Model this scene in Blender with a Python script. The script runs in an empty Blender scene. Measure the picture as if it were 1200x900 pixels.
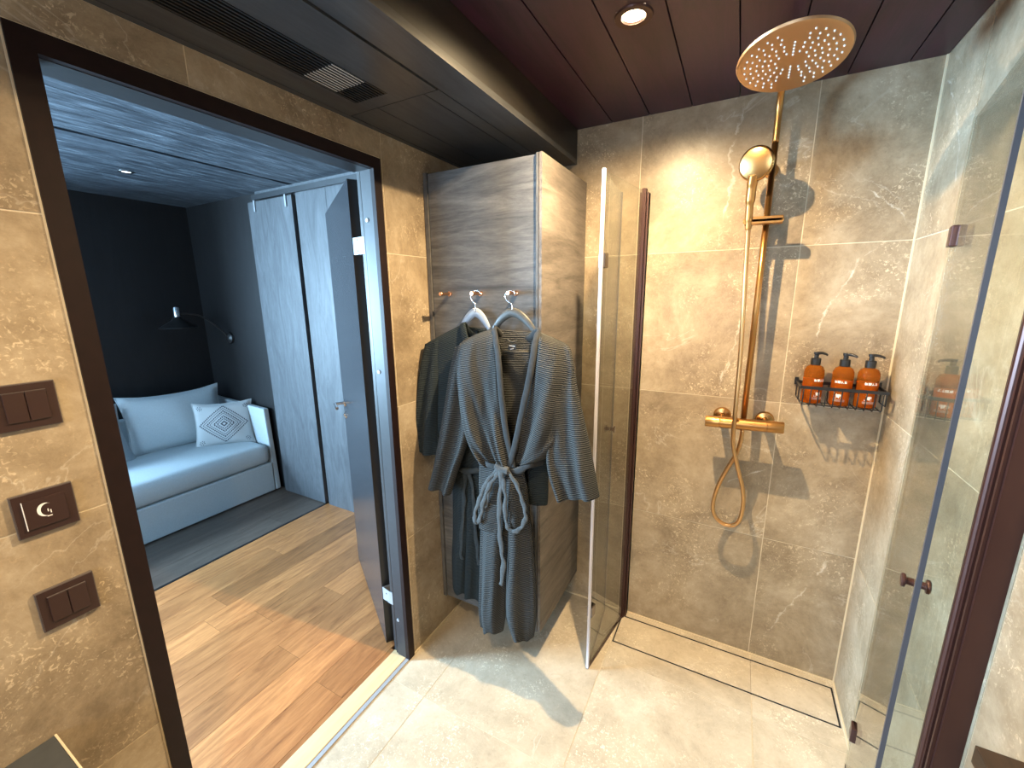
import bpy, math, random
from mathutils import Vector, Matrix
random.seed(7)
S = bpy.context.scene
C = S.collection

# ---------------------------------------------------------------- camera
cam_d = bpy.data.cameras.new('camera'); cam = bpy.data.objects.new('camera', cam_d); C.objects.link(cam)
cam_d.sensor_width = 36.0; cam_d.lens = 14.585; cam_d.clip_start = 0.02
RX = (0.88075, 0.47349, -0.0096); UY = (-0.09047, 0.18812, 0.97797); FW = (-0.46486, 0.86048, -0.20852)
cam.matrix_world = Matrix(((RX[0], UY[0], -FW[0], 1.181), (RX[1], UY[1], -FW[1], 0.0), (RX[2], UY[2], -FW[2], 1.62), (0, 0, 0, 1)))
S.camera = cam
# ---------------------------------------------------------------- world, exposure, daylight
wd = bpy.data.worlds.new('world'); S.world = wd; wd.use_nodes = True
bg = wd.node_tree.nodes['Background']; bg.inputs[0].default_value = (0.55, 0.75, 1.0, 1); bg.inputs[1].default_value = 1.2
S.view_settings.view_transform = 'Standard'; S.view_settings.look = 'None'; S.view_settings.gamma = 1
S.view_settings.use_curve_mapping = False; S.view_settings.exposure = 0.95
def lamp(name, kind, loc, power, col, size=0.03, rot=(0, 0, 0), **kw):
    l = bpy.data.lights.new(name, kind); l.energy = power; l.color = col
    if kind == 'AREA':
        l.shape = 'RECTANGLE'; l.size = size; l.size_y = kw.get('sy', size)
    else: l.shadow_soft_size = size
    if kind == 'SPOT': l.spot_size = kw.get('angle', 2.6); l.spot_blend = kw.get('blend', 0.5)
    o = bpy.data.objects.new(name, l); o.location = loc; o.rotation_euler = rot; C.objects.link(o); return o
# daylight outside the bedroom window and outside the frosted bathroom window (both behind the camera)
lamp('daylight_bedroom', 'AREA', (-1.45, -1.85, 1.35), 70, (0.42, 0.72, 1.0), 2.1, (math.radians(90), 0, 0), sy=1.7)
lamp('daylight_bathroom', 'AREA', (0.75, -1.78, 1.55), 15, (0.66, 0.82, 1.0), 0.9, (math.radians(90), 0, 0), sy=0.9)
lamp('daylight_sofa_wall', 'AREA', (-3.22, -.70, 1.45), 480, (0.45, 0.73, 1.0), 1.1, (0, math.radians(-90), 0), sy=1.0)
WARM = (1.0, 0.74, 0.42)
DOWNLIGHTS = [(0.869, 1.268, 108), (0.80, -0.10, 50), (1.15, -0.95, 24)]

# ---------------------------------------------------------------- helpers
class MB:
    def __init__(s): s.v = []; s.f = []; s.uv = None
    def poly(s, pts): 
        n = len(s.v); s.v += [tuple(p) for p in pts]; s.f.append(tuple(range(n, n+len(pts)))); return s
    def box(s, x0, x1, y0, y1, z0, z1):
        n = len(s.v)
        s.v += [(x0,y0,z0),(x1,y0,z0),(x1,y1,z0),(x0,y1,z0),(x0,y0,z1),(x1,y0,z1),(x1,y1,z1),(x0,y1,z1)]
        s.f += [tuple(n+i for i in q) for q in ((0,3,2,1),(4,5,6,7),(0,1,5,4),(1,2,6,5),(2,3,7,6),(3,0,4,7))]; return s
    def bar(s, a, b, wd, ht, up=(0,0,1)):
        # box from a to b, width wd sideways, height ht along up
        a = Vector(a); b = Vector(b); d = (b-a).normalized(); U = Vector(up); sd = d.cross(U).normalized(); U = sd.cross(d)
        n = len(s.v)
        for p in (a, b):
            for q in ((-1,-1),(1,-1),(1,1),(-1,1)): s.v.append(tuple(p + sd*q[0]*wd/2 + U*q[1]*ht/2))
        s.f += [tuple(n+i for i in q) for q in ((0,1,2,3),(7,6,5,4),(0,4,5,1),(1,5,6,2),(2,6,7,3),(3,7,4,0))]; return s
    def tube(s, pts, r, n=12, flat=None, up=(0,1,0)):
        pts = [Vector(p) for p in pts]; m = len(pts); base = len(s.v); prev = None
        for i, p in enumerate(pts):
            d = (pts[min(i+1, m-1)] - pts[max(i-1, 0)]).normalized()
            if flat:
                U = Vector(up); a = d.cross(U); 
                if a.length < 1e-4: a = Vector((1,0,0))
                a.normalize(); b = a.cross(d).normalized()
            else:
                if prev is None:
                    a = d.cross(Vector((0,0,1)))
                    if a.length < 1e-3: a = Vector((1,0,0))
                else: a = prev - d*prev.dot(d)
                a.normalize(); prev = a; b = d.cross(a)
            rr = r[i] if isinstance(r, (list, tuple)) else r
            for k in range(n):
                t = 2*math.pi*k/n; s.v.append(tuple(p + a*math.cos(t)*rr + b*math.sin(t)*(rr*flat if flat else rr)))
        for i in range(m-1):
            for k in range(n):
                k2 = (k+1) % n; s.f.append((base+i*n+k, base+i*n+k2, base+(i+1)*n+k2, base+(i+1)*n+k))
        s.f.append(tuple(base+k for k in range(n))[::-1]); s.f.append(tuple(base+(m-1)*n+k for k in range(n))); return s
    def lathe(s, prof, o=(0,0,0), axis=(0,0,1), n=32):
        # prof: (radius, height) along axis from o
        A = Vector(axis).normalized(); X = A.orthogonal().normalized(); Y = A.cross(X); o = Vector(o); base = len(s.v)
        for r, h in prof:
            for k in range(n):
                t = 2*math.pi*k/n; s.v.append(tuple(o + A*h + (X*math.cos(t)+Y*math.sin(t))*max(r, 1e-5)))
        for i in range(len(prof)-1):
            for k in range(n):
                k2 = (k+1) % n; s.f.append((base+i*n+k, base+i*n+k2, base+(i+1)*n+k2, base+(i+1)*n+k))
        return s
    def disc(s, o, axis, r, n=24):
        A = Vector(axis).normalized(); X = A.orthogonal().normalized(); Y = A.cross(X); o = Vector(o)
        return s.poly([o + (X*math.cos(2*math.pi*k/n)+Y*math.sin(2*math.pi*k/n))*r for k in range(n)])
def obj(name, mb, mat, parent=None, smooth=False, bevel=0, label=None, sub=0):
    me = bpy.data.meshes.new(name); me.from_pydata(mb.v, [], mb.f); me.update()
    if mb.uv:
        ul = me.uv_layers.new(name='UVMap')
        for p in me.polygons:
            for li in p.loop_indices: ul.data[li].uv = mb.uv[me.loops[li].vertex_index]
    o = bpy.data.objects.new(name, me); C.objects.link(o)
    if mat: me.materials.append(mat)
    if smooth:
        for p in me.polygons: p.use_smooth = True
        if smooth != 'all':
            m = o.modifiers.new('es', 'EDGE_SPLIT'); m.split_angle = math.radians(38)
    if bevel:
        m = o.modifiers.new('bevel', 'BEVEL'); m.width = bevel; m.segments = 2; m.limit_method = 'ANGLE'
    if sub: m = o.modifiers.new('sub', 'SUBSURF'); m.levels = sub; m.render_levels = sub
    if parent: o.parent = parent
    if label: o['label'] = label
    return o
def tag(o, label, cat, group=None):
    o['label'] = label; o['category'] = cat
    if group: o['group'] = group
    return o
def empty(name, loc=(0,0,0), label=None, cat=None, group=None, kind=None):
    # the Empty marks the thing's base; meshes keep world coordinates through the parent inverse
    o = bpy.data.objects.new(name, None); o.empty_display_size = 0.05; C.objects.link(o); o.location = loc
    if label: o['label'] = label
    if cat: o['category'] = cat
    if group: o['group'] = group
    if kind: o['kind'] = kind
    return o
def part(name, mb, mat, root, **k):
    o = obj(name, mb, mat, root, **k)
    b = Vector(root.location)
    if b.length > 0 and root.type == 'EMPTY':
        o.matrix_parent_inverse = Matrix.Translation(-b)
    return o
def struct(name, mb, mat, label=None, **k):
    o = obj(name, mb, mat, **k); o['kind'] = 'structure'
    if label: o['label'] = label
    return o
def crom(pts, n):
    # catmull-rom through tuples
    out = []; m = len(pts)
    for i in range(m-1):
        p0 = pts[max(i-1, 0)]; p1 = pts[i]; p2 = pts[i+1]; p3 = pts[min(i+2, m-1)]
        for k in range(n):
            t = k/n
            out.append(tuple(0.5*((2*b)+(-a+c)*t+(2*a-5*b+4*c-d)*t*t+(-a+3*b-3*c+d)*t*t*t) for a, b, c, d in zip(p0, p1, p2, p3)))
    out.append(tuple(pts[-1])); return out

# ---------------------------------------------------------------- materials
class M:
    def __init__(s, name, col=(.5,.5,.5), rough=.5, metal=0, spec=.5):
        s.m = bpy.data.materials.new(name); s.m.use_nodes = True; s.t = s.m.node_tree; s.b = s.t.nodes['Principled BSDF']
        s.b.inputs['Base Color'].default_value = (*col, 1); s.b.inputs['Roughness'].default_value = rough
        s.b.inputs['Metallic'].default_value = metal; s.b.inputs['Specular IOR Level'].default_value = spec
    def n(s, typ, ins={}, **attr):
        x = s.t.nodes.new(typ)
        for k, v in attr.items(): setattr(x, k, v)
        for k, v in ins.items():
            if isinstance(v, bpy.types.NodeSocket): s.t.links.new(v, x.inputs[k])
            else: x.inputs[k].default_value = v
        return x
    def link(s, a, name): s.t.links.new(a, s.b.inputs[name])
    def ramp(s, fac, stops):
        r = s.n('ShaderNodeValToRGB', {'Fac': fac}); e = r.color_ramp.elements
        while len(e) < len(stops): e.new(0.5)
        for el, (p, c) in zip(e, stops): el.position = p; el.color = (*c, 1) if len(c) == 3 else c
        return r.outputs[0]
    def math(s, op, a, b=0.0, clamp=False):
        x = s.n('ShaderNodeMath', operation=op, use_clamp=clamp)
        for i, v in enumerate((a, b)):
            if isinstance(v, bpy.types.NodeSocket): s.t.links.new(v, x.inputs[i])
            else: x.inputs[i].default_value = v
        return x.outputs[0]
    def mix(s, fac, a, b, blend='MIX'):
        x = s.n('ShaderNodeMix', data_type='RGBA', blend_type=blend)
        for i, v in ((0, fac), (6, a), (7, b)):
            if isinstance(v, bpy.types.NodeSocket): s.t.links.new(v, x.inputs[i])
            else: x.inputs[i].default_value = v if i == 0 else (*v, 1)
        return x.outputs[2]
    def bump(s, h, strength=.3, dist=.002):
        x = s.n('ShaderNodeBump', {'Height': h, 'Strength': strength, 'Distance': dist}); s.link(x.outputs[0], 'Normal')

def plain(name, col, rough=.5, metal=0, spec=.5, noise=0.0, scale=40):
    m = M(name, col, rough, metal, spec)
    if noise:
        co = m.n('ShaderNodeTexCoord').outputs['Object']
        nz = m.n('ShaderNodeTexNoise', {'Vector': co, 'Scale': scale, 'Detail': 4.0}).outputs[0]
        m.link(m.ramp(nz, [(.3, tuple(c*(1-noise) for c in col)), (.7, tuple(min(1, c*(1+noise)) for c in col))]), 'Base Color')
    return m.m

def tile_mat(name, dark, mid, light, veins=(), rough=.32, veinaxis='Z', velo=None, vein_amt=.22):
    m = M(name, mid, rough)
    pos = m.n('ShaderNodeNewGeometry').outputs['Position']
    rnd = m.n('ShaderNodeObjectInfo').outputs['Random']
    off = m.n('ShaderNodeCombineXYZ', {0: m.math('MULTIPLY', rnd, 17.0), 1: m.math('MULTIPLY', rnd, -31.0), 2: m.math('MULTIPLY', rnd, 11.0)}).outputs[0]
    p = m.n('ShaderNodeVectorMath', {0: pos, 1: off}, operation='ADD').outputs[0]
    n1 = m.n('ShaderNodeTexNoise', {'Vector': p, 'Scale': 3.4, 'Detail': 14.0, 'Roughness': .78, 'Distortion': .25}).outputs[0]
    n2 = m.n('ShaderNodeTexNoise', {'Vector': p, 'Scale': 55.0, 'Detail': 8.0, 'Roughness': .78}).outputs[0]
    col = m.ramp(n1, [(.34, dark), (.5, mid), (.66, light)])
    sp = m.ramp(n2, [(.30, (.72,.70,.67)), (.42, (1,1,1)), (.60, (1.0,1.0,1.0)), (.68, (1.45,1.42,1.36))])
    col = m.mix(.85, col, sp, 'MULTIPLY')
    cl_ = m.n('ShaderNodeTexNoise', {'Vector': p, 'Scale': 4.5, 'Detail': 4.0, 'Roughness': .6}).outputs[0]
    fk = m.n('ShaderNodeTexNoise', {'Vector': p, 'Scale': 95.0, 'Detail': 5.0, 'Roughness': .6, 'Distortion': 1.0}).outputs[0]
    fk = m.math('MULTIPLY', m.math('MULTIPLY', m.math('SUBTRACT', fk, .56), 14.0, True), m.math('MULTIPLY', m.math('SUBTRACT', cl_, .48), 7.0, True))
    col = m.mix(m.math('MULTIPLY', fk, .55), col, tuple(min(1, c*1.75) for c in light))
    # soft natural veins: thin bands where a distorted noise crosses its middle value
    n3 = m.n('ShaderNodeTexNoise', {'Vector': p, 'Scale': 1.7, 'Detail': 7.0, 'Roughness': .55, 'Distortion': 1.6}).outputs[0]
    v = m.math('ABSOLUTE', m.math('SUBTRACT', n3, .5))
    v = m.math('SUBTRACT', 1.0, m.math('MULTIPLY', v, 130.0), True)
    n4 = m.n('ShaderNodeTexNoise', {'Vector': p, 'Scale': 4.0, 'Detail': 3.0}).outputs[0]
    gate = m.math('MULTIPLY', m.math('SUBTRACT', n4, .50), 9.0, True)
    vm = m.math('MULTIPLY', m.math('MULTIPLY', v, gate), vein_amt)
    if veins:
        wob = m.n('ShaderNodeTexNoise', {'Vector': pos, 'Scale': 14.0, 'Detail': 5.0, 'Roughness': .65}).outputs[0]
        wob = m.math('MULTIPLY', m.math('SUBTRACT', wob, .5), .075)
        brk = m.n('ShaderNodeTexNoise', {'Vector': pos, 'Scale': 22.0, 'Detail': 4.0}).outputs[0]
        wid = m.math('MULTIPLY', m.math('SUBTRACT', brk, .34), .026, True)
        sx = m.n('ShaderNodeSeparateXYZ', {0: pos}).outputs
        a, b = (sx[0], sx[2]) if velo is None else velo(sx)
        for pts in veins:
            pts = sorted(pts, key=lambda q: q[1]); z0, z1 = pts[0][1], pts[-1][1]
            fc = m.n('ShaderNodeFloatCurve'); cv = fc.mapping.curves[0]
            t = m.math('DIVIDE', m.math('SUBTRACT', b, z0), z1-z0)
            m.t.links.new(m.math('MULTIPLY', t, 1.0, True), fc.inputs['Value'])
            fc.mapping.use_clip = False
            pp = [((q[1]-z0)/(z1-z0), q[0]/3.0) for q in pts]
            cv.points[0].location = pp[0]; cv.points[1].location = pp[-1]
            for q in pp[1:-1]: cv.points.new(*q)
            for q in cv.points: q.handle_type = 'VECTOR'
            fc.mapping.update()
            fx = m.math('MULTIPLY', fc.outputs[0], 3.0)
            d = m.math('ABSOLUTE', m.math('SUBTRACT', m.math('ADD', a, wob), fx))
            core = m.math('MULTIPLY', m.math('SUBTRACT', wid, d), 150.0, True)
            rng = m.math('MULTIPLY', m.math('MULTIPLY', t, 12.0, True), m.math('MULTIPLY', m.math('SUBTRACT', 1.0, t), 12.0, True))
            vm = m.math('MAXIMUM', vm, m.math('MULTIPLY', m.math('MULTIPLY', core, rng), .5))
    col = m.mix(vm, col, (.78, .73, .64))
    m.link(col, 'Base Color')
    m.link(m.ramp(n2, [(.3, (rough+.12,)*3), (.7, (rough-.05,)*3)]), 'Roughness')
    m.bump(n2, .25, .0015)
    return m.m
def wood_mat(name, stops, along='Y', scale=1.0, rough=.45, bump=.15, rnd_tone=.0, stretch=9.0, dist=2.0, spec=.5):
    m = M(name, stops[0][1], rough, 0, spec)
    pos = m.n('ShaderNodeNewGeometry').outputs['Position']
    rnd = m.n('ShaderNodeObjectInfo').outputs['Random']
    off = m.n('ShaderNodeCombineXYZ', {0: m.math('MULTIPLY', rnd, 23.0), 1: m.math('MULTIPLY', rnd, 37.0), 2: m.math('MULTIPLY', rnd, 19.0)}).outputs[0]
    p = m.n('ShaderNodeVectorMath', {0: pos, 1: off}, operation='ADD').outputs[0]
    sc = {'X': (1, stretch, stretch), 'Y': (stretch, 1, stretch), 'Z': (stretch, stretch, 1)}[along]
    p = m.n('ShaderNodeMapping', {'Vector': p, 'Scale': tuple(c*scale for c in sc)}).outputs[0]
    n1 = m.n('ShaderNodeTexNoise', {'Vector': p, 'Scale': 1.7, 'Detail': 10.0, 'Roughness': .68, 'Distortion': dist}).outputs[0]
    n2 = m.n('ShaderNodeTexNoise', {'Vector': p, 'Scale': 16.0, 'Detail': 6.0, 'Roughness': .75}).outputs[0]
    w = m.math('ADD', m.math('MULTIPLY', n1, .72), m.math('MULTIPLY', n2, .28))
    col = m.ramp(w, stops)
    if rnd_tone:
        f = m.math('ADD', 1-rnd_tone/2, m.math('MULTIPLY', rnd, rnd_tone))
        g = m.n('ShaderNodeCombineXYZ', {0: f, 1: f, 2: f}).outputs[0]
        col = m.mix(1.0, col, g, 'MULTIPLY')
    m.link(col, 'Base Color'); m.bump(w, bump, .002)
    return m.m
def metal_mat(name, col, rough=.25, metal=1.0, brush=0.0):
    m = M(name, col, rough, metal)
    if brush:
        co = m.n('ShaderNodeTexCoord').outputs['Object']
        nz = m.n('ShaderNodeTexNoise', {'Vector': co, 'Scale': 60.0, 'Detail': 3.0}).outputs[0]
        m.link(m.ramp(nz, [(.3, (rough-brush,)*3), (.7, (rough+brush,)*3)]), 'Roughness')
    return m.m
def emit_mat(name, col, power):
    m = M(name, col, .5); m.b.inputs['Emission Color'].default_value = (*col, 1); m.b.inputs['Emission Strength'].default_value = power; return m.m
def glass_mat(name, tint=(.97, .985, .975)):
    m = M(name); t = m.t; t.nodes.remove(m.b)
    g = m.n('ShaderNodeNewGeometry').outputs['Backfacing']
    ior = m.math('SUBTRACT', 1.5, m.math('MULTIPLY', g, 1.5 - 1/1.5))
    fr = m.n('ShaderNodeFresnel', {'IOR': ior}).outputs[0]
    tr = m.n('ShaderNodeBsdfTransparent', {'Color': (*tint, 1)}).outputs[0]
    gl = m.n('ShaderNodeBsdfGlossy', {'Roughness': 0.0}).outputs[0]
    mx = m.n('ShaderNodeMixShader', {0: fr, 1: tr, 2: gl}).outputs[0]
    t.links.new(mx, t.nodes['Material Output'].inputs[0]); return m.m

VB = [[(1.133,2.333),(1.123,2.227),(1.109,2.171),(1.097,2.137),(1.117,2.083),(1.101,1.928),(1.085,1.794)],
      [(1.207,1.762),(1.212,1.713),(1.216,1.576),(1.177,1.414),(1.128,1.208)],
      [(1.444,2.063),(1.488,2.016),(1.531,1.964),(1.591,1.922),(1.626,1.891),(1.673,1.804)],
      [(1.588,1.776),(1.546,1.744),(1.515,1.672),(1.504,1.619),(1.46,1.545),(1.454,1.44)],
      [(1.363,.912),(1.29,.871),(1.205,.809)],
      [(1.60,.56),(1.536,.393),(1.444,.196),(1.413,.116)]]
TD, TM_, TL = (.17,.125,.078), (.30,.234,.155), (.43,.355,.255)
m_tile_b = tile_mat('shower_stone_tile', TD, TM_, TL, VB)
m_tile = tile_mat('stone_tile', TD, TM_, TL)
m_tile_c = tile_mat('side_stone_tile', TD, TM_, TL, [[(1.905,2.263),(1.834,2.191),(1.75,2.095),(1.701,2.0),(1.69,1.90)]], velo=lambda s: (s[1], s[2]))
m_floor = tile_mat('downlit_floor_stone_tile', (.37,.305,.22), (.50,.42,.31), (.61,.53,.41), rough=.38, vein_amt=.3)  # wall stone again, lightened to paint in the downlight on the floor
m_grout = plain('grout', (.58,.50,.37), .7, noise=.1)
m_seal = plain('pale_sealant', (.62,.52,.36), .5)
m_black_gap = plain('dark_gap', (.006,.005,.006), .8)
m_ceil = wood_mat('dark_ceiling_board', [(.35,(.018,.006,.013)),(.65,(.050,.013,.032))], 'Y', 1, .42, .1)
m_soffit = wood_mat('black_soffit_board', [(.35,(.024,.025,.028)),(.65,(.060,.062,.066))], 'Y', 1, .38, .1)
m_fascia = wood_mat('dark_fascia_board', [(.35,(.010,.009,.008)),(.65,(.024,.021,.018))], 'Y', 1, .42, .1)
m_cab = wood_mat('grey_oak_laminate_cool_lit', [(.32,(.030,.029,.029)),(.46,(.080,.078,.077)),(.58,(.135,.13,.127)),(.72,(.21,.20,.195))], 'X', 1.1, .6, .12, stretch=7.0, dist=1.2)  # front copy of the oak, cooled and darkened for the cool light
m_cab_side = wood_mat('grey_oak_laminate_warm_lit', [(.3,(.055,.046,.040)),(.45,(.12,.102,.088)),(.6,(.20,.172,.148)),(.75,(.28,.245,.21))], 'Y', 1.1, .6, .12, stretch=7.0, dist=1.2)  # same oak, browned and lightened for the warm downlight on this side
m_cab_edge = plain('grey_oak_edge', (.10,.095,.09), .45, noise=.2)
m_oak = wood_mat('oak_floor_plank', [(.28,(.15,.050,.016)),(.45,(.31,.125,.042)),(.6,(.44,.19,.066)),(.75,(.53,.26,.10))], 'Y', 1.0, .38, .15, rnd_tone=.5, stretch=8.0, dist=2.5)
m_oakdark = wood_mat('smoked_floor_plank', [(.3,(.055,.042,.034)),(.6,(.125,.095,.075)),(.75,(.17,.13,.10))], 'Y', 1.0, .38, .15, rnd_tone=.3, stretch=8.0, dist=2.5)
m_threshold = wood_mat('pale_threshold_wood', [(.3,(.50,.36,.19)),(.7,(.66,.49,.28))], 'Y', 1, .45, .05)
m_frame = plain('dark_brown_door_paint', (.011,.0048,.0046), .5, 0, .22, noise=.15)
m_jamb = plain('grey_black_door_paint', (.017,.019,.022), .45, noise=.1)
m_leaf = plain('anthracite_door_leaf', (.030,.031,.035), .25, noise=.05)
m_blackwall = wood_mat('black_stained_wall', [(.3,(.003,.0026,.0028)),(.7,(.010,.0088,.0095))], 'Z', 1, .5, .2)
m_panel = wood_mat('blue_grey_daylit_panel', [(.3,(.040,.042,.046)),(.5,(.075,.080,.087)),(.72,(.12,.127,.137))], 'Z', 1.2, .5, .15, stretch=6)  # panel tone lighter than the black wall, standing in for daylight on it
m_bedceil = wood_mat('brushed_dark_ceiling_board', [(.38,(.012,.015,.02)),(.5,(.045,.055,.068)),(.60,(.12,.145,.17)),(.70,(.38,.43,.48))], 'Y', 2.6, .5, .2, stretch=10, dist=.8)
m_brass = metal_mat('brushed_copper_brass', (.50,.26,.09), .33)
m_brass_hi = metal_mat('polished_copper_brass', (.52,.29,.105), .24)
m_head = metal_mat('satin_copper', (.50,.32,.18), .40)
m_copper = metal_mat('polished_copper', (.86,.47,.27), .2)
m_chrome = metal_mat('chrome', (.75,.76,.78), .18)
m_steel = metal_mat('white_steel', (.34,.35,.37), .5, .3)
m_bronze = metal_mat('dark_bronze', (.060,.026,.022), .35, .5)
m_black = plain('black_metal', (.012,.011,.011), .35)
m_glass = glass_mat('clear_glass')
m_gasket = plain('pale_lilac_gasket', (.62,.60,.66), .25)
m_gasket_d = plain('dark_blue_grey_gasket', (.05,.055,.068), .35)
m_switch = plain('dark_brown_switch', (.032,.016,.015), .32)
m_switch_e = plain('switch_edge', (.09,.075,.072), .3)
m_white = plain('white_plastic', (.8,.8,.8), .4)
m_counter = plain('anthracite_countertop', (.05,.055,.06), .35, noise=.1)
m_walnut = wood_mat('walnut', [(.3,(.016,.010,.008)),(.7,(.045,.028,.02))], 'Y', 1, .4, .1)
m_sofa = plain('pale_blue_grey_sofa_fabric', (.42,.475,.50), .9, noise=.06, scale=150)
m_nozzle = emit = plain('pale_silicone_nozzle', (.85,.84,.82), .35)
m_hose = metal_mat('copper_hose', (.66,.38,.16), .28)
m_hang_d = plain('dark_wood_hanger', (.06,.058,.052), .35, noise=.2)
m_hang_l = plain('pale_hanger', (.30,.34,.40), .35)
def rib_mat(name, lo, hi, period=.0068, band=True):
    m = M(name, hi, .92, 0, .2)
    uv = m.n('ShaderNodeTexCoord').outputs['UV']; sx = m.n('ShaderNodeSeparateXYZ', {0: uv}).outputs
    nz = m.n('ShaderNodeTexNoise', {'Vector': m.n('ShaderNodeTexCoord').outputs['Object'], 'Scale': 30.0, 'Detail': 3.0}).outputs[0]
    v = m.math('ADD', sx[1], m.math('MULTIPLY', nz, .0035))
    w = m.math('ADD', m.math('MULTIPLY', m.math('SINE', m.math('MULTIPLY', v, 2*math.pi/period)), .5), .5)
    n2 = m.n('ShaderNodeTexNoise', {'Vector': m.n('ShaderNodeTexCoord').outputs['Object'], 'Scale': 220.0, 'Detail': 2.0}).outputs[0]
    h = m.math('ADD', m.math('MULTIPLY', w, .8), m.math('MULTIPLY', n2, .3))
    m.link(m.ramp(h, [(.28, lo), (.80, hi)]), 'Base Color'); m.bump(h, .9, .003); return m.m
m_rib_f = rib_mat('ribbed_charcoal_cotton', (.005,.0055,.006), (.080,.081,.078))
m_rib_r = rib_mat('ribbed_teal_cotton', (.008,.012,.014), (.030,.040,.044), .006)
m_band = plain('charcoal_collar_band', (.020,.021,.0215), .9, noise=.25, scale=90)
m_belt = plain('grey_cotton_belt', (.058,.061,.061), .9, noise=.25, scale=120)
m_band_r = plain('teal_cotton_belt', (.020,.027,.031), .9, noise=.25, scale=90)
def amber():
    m = M('amber_plastic', (.60,.20,.025), .12); m.b.inputs['Transmission Weight'].default_value = .85; m.b.inputs['IOR'].default_value = 1.15; return m.m
m_amber = amber()
m_liquid = plain('amber_liquid', (.78,.28,.035), .4)
def print_mat():
    # flat print on the bottle: white word-like strokes high up, small lines and a symbol low down, rest clear
    m = M('bottle_print', (.85,.82,.78), .4)
    uv = m.n('ShaderNodeTexCoord').outputs['UV']; s = m.n('ShaderNodeSeparateXYZ', {0: uv}).outputs
    def inside(a, lo, hi): return m.math('MULTIPLY', m.math('GREATER_THAN', a, lo), m.math('LESS_THAN', a, hi))
    nz = m.n('ShaderNodeTexNoise', {'Vector': m.n('ShaderNodeMapping', {'Vector': uv, 'Scale': (9.0, 3.0, 1.0)}).outputs[0], 'Scale': 2.2, 'Detail': 1.0}).outputs[0]
    word = m.math('MULTIPLY', m.math('MULTIPLY', inside(s[1], .74, .84), inside(s[0], .25, .8)), m.math('GREATER_THAN', nz, .45))
    low = m.math('MULTIPLY', m.math('MULTIPLY', inside(s[1], .12, .32), inside(s[0], .3, .62)), m.math('GREATER_THAN', nz, .54))
    lines = m.math('MULTIPLY', m.math('MULTIPLY', inside(s[1], .0, .10), inside(s[0], .25, .8)), m.math('GREATER_THAN', m.math('SINE', m.math('MULTIPLY', s[1], 190.0)), .2))
    a = m.math('MAXIMUM', m.math('MAXIMUM', word, low), m.math('MULTIPLY', lines, .5))
    m.link(a, 'Alpha'); return m.m
m_print = print_mat()
def patterned():
    m = M('patterned_cushion_fabric', (.6,.6,.58), .9)
    uv = m.n('ShaderNodeTexCoord').outputs['UV']; s = m.n('ShaderNodeSeparateXYZ', {0: uv}).outputs
    u = m.math('ABSOLUTE', m.math('MULTIPLY', m.math('SUBTRACT', s[0], .5), 2.0)); v = m.math('ABSOLUTE', m.math('MULTIPLY', m.math('SUBTRACT', s[1], .5), 2.0))
    d = m.math('ADD', u, v); e = m.math('SUBTRACT', u, v)
    zig = m.math('MULTIPLY', m.math('ABSOLUTE', m.math('SUBTRACT', m.math('FRACT', m.math('MULTIPLY', e, 9.0)), .5)), .07)
    dash = m.math('GREATER_THAN', m.math('FRACT', m.math('MULTIPLY', e, 9.0)), .25)
    tot = None
    for c, w, z, ds in ((.88,.034,1,1),(.74,.014,0,0),(.62,.034,1,1),(.50,.014,0,0),(.37,.040,1,1),(.24,.028,0,1),(.10,.035,0,0)):
        dd_ = m.math('ADD', d, zig) if z else d
        l = m.math('LESS_THAN', m.math('ABSOLUTE', m.math('SUBTRACT', dd_, c)), w)
        if ds: l = m.math('MULTIPLY', l, dash)
        tot = l if tot is None else m.math('MAXIMUM', tot, l)
    # small dot flowers in the four corners
    du = m.math('SUBTRACT', u, .80); dv = m.math('SUBTRACT', v, .78)
    r = m.math('SQRT', m.math('ADD', m.math('MULTIPLY', du, du), m.math('MULTIPLY', dv, dv)))
    an = m.math('ARCTAN2', dv, du)
    fl = m.math('MULTIPLY', m.math('LESS_THAN', m.math('ABSOLUTE', m.math('SUBTRACT', r, .075)), .02), m.math('GREATER_THAN', m.math('SINE', m.math('MULTIPLY', an, 7.0)), .1))
    tot = m.math('MAXIMUM', tot, m.math('MAXIMUM', fl, m.math('LESS_THAN', r, .022)))
    m.link(m.mix(m.math('MULTIPLY', tot, .95), (.42,.44,.445), (.02,.022,.035)), 'Base Color'); return m.m
m_pat = patterned()


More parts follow.
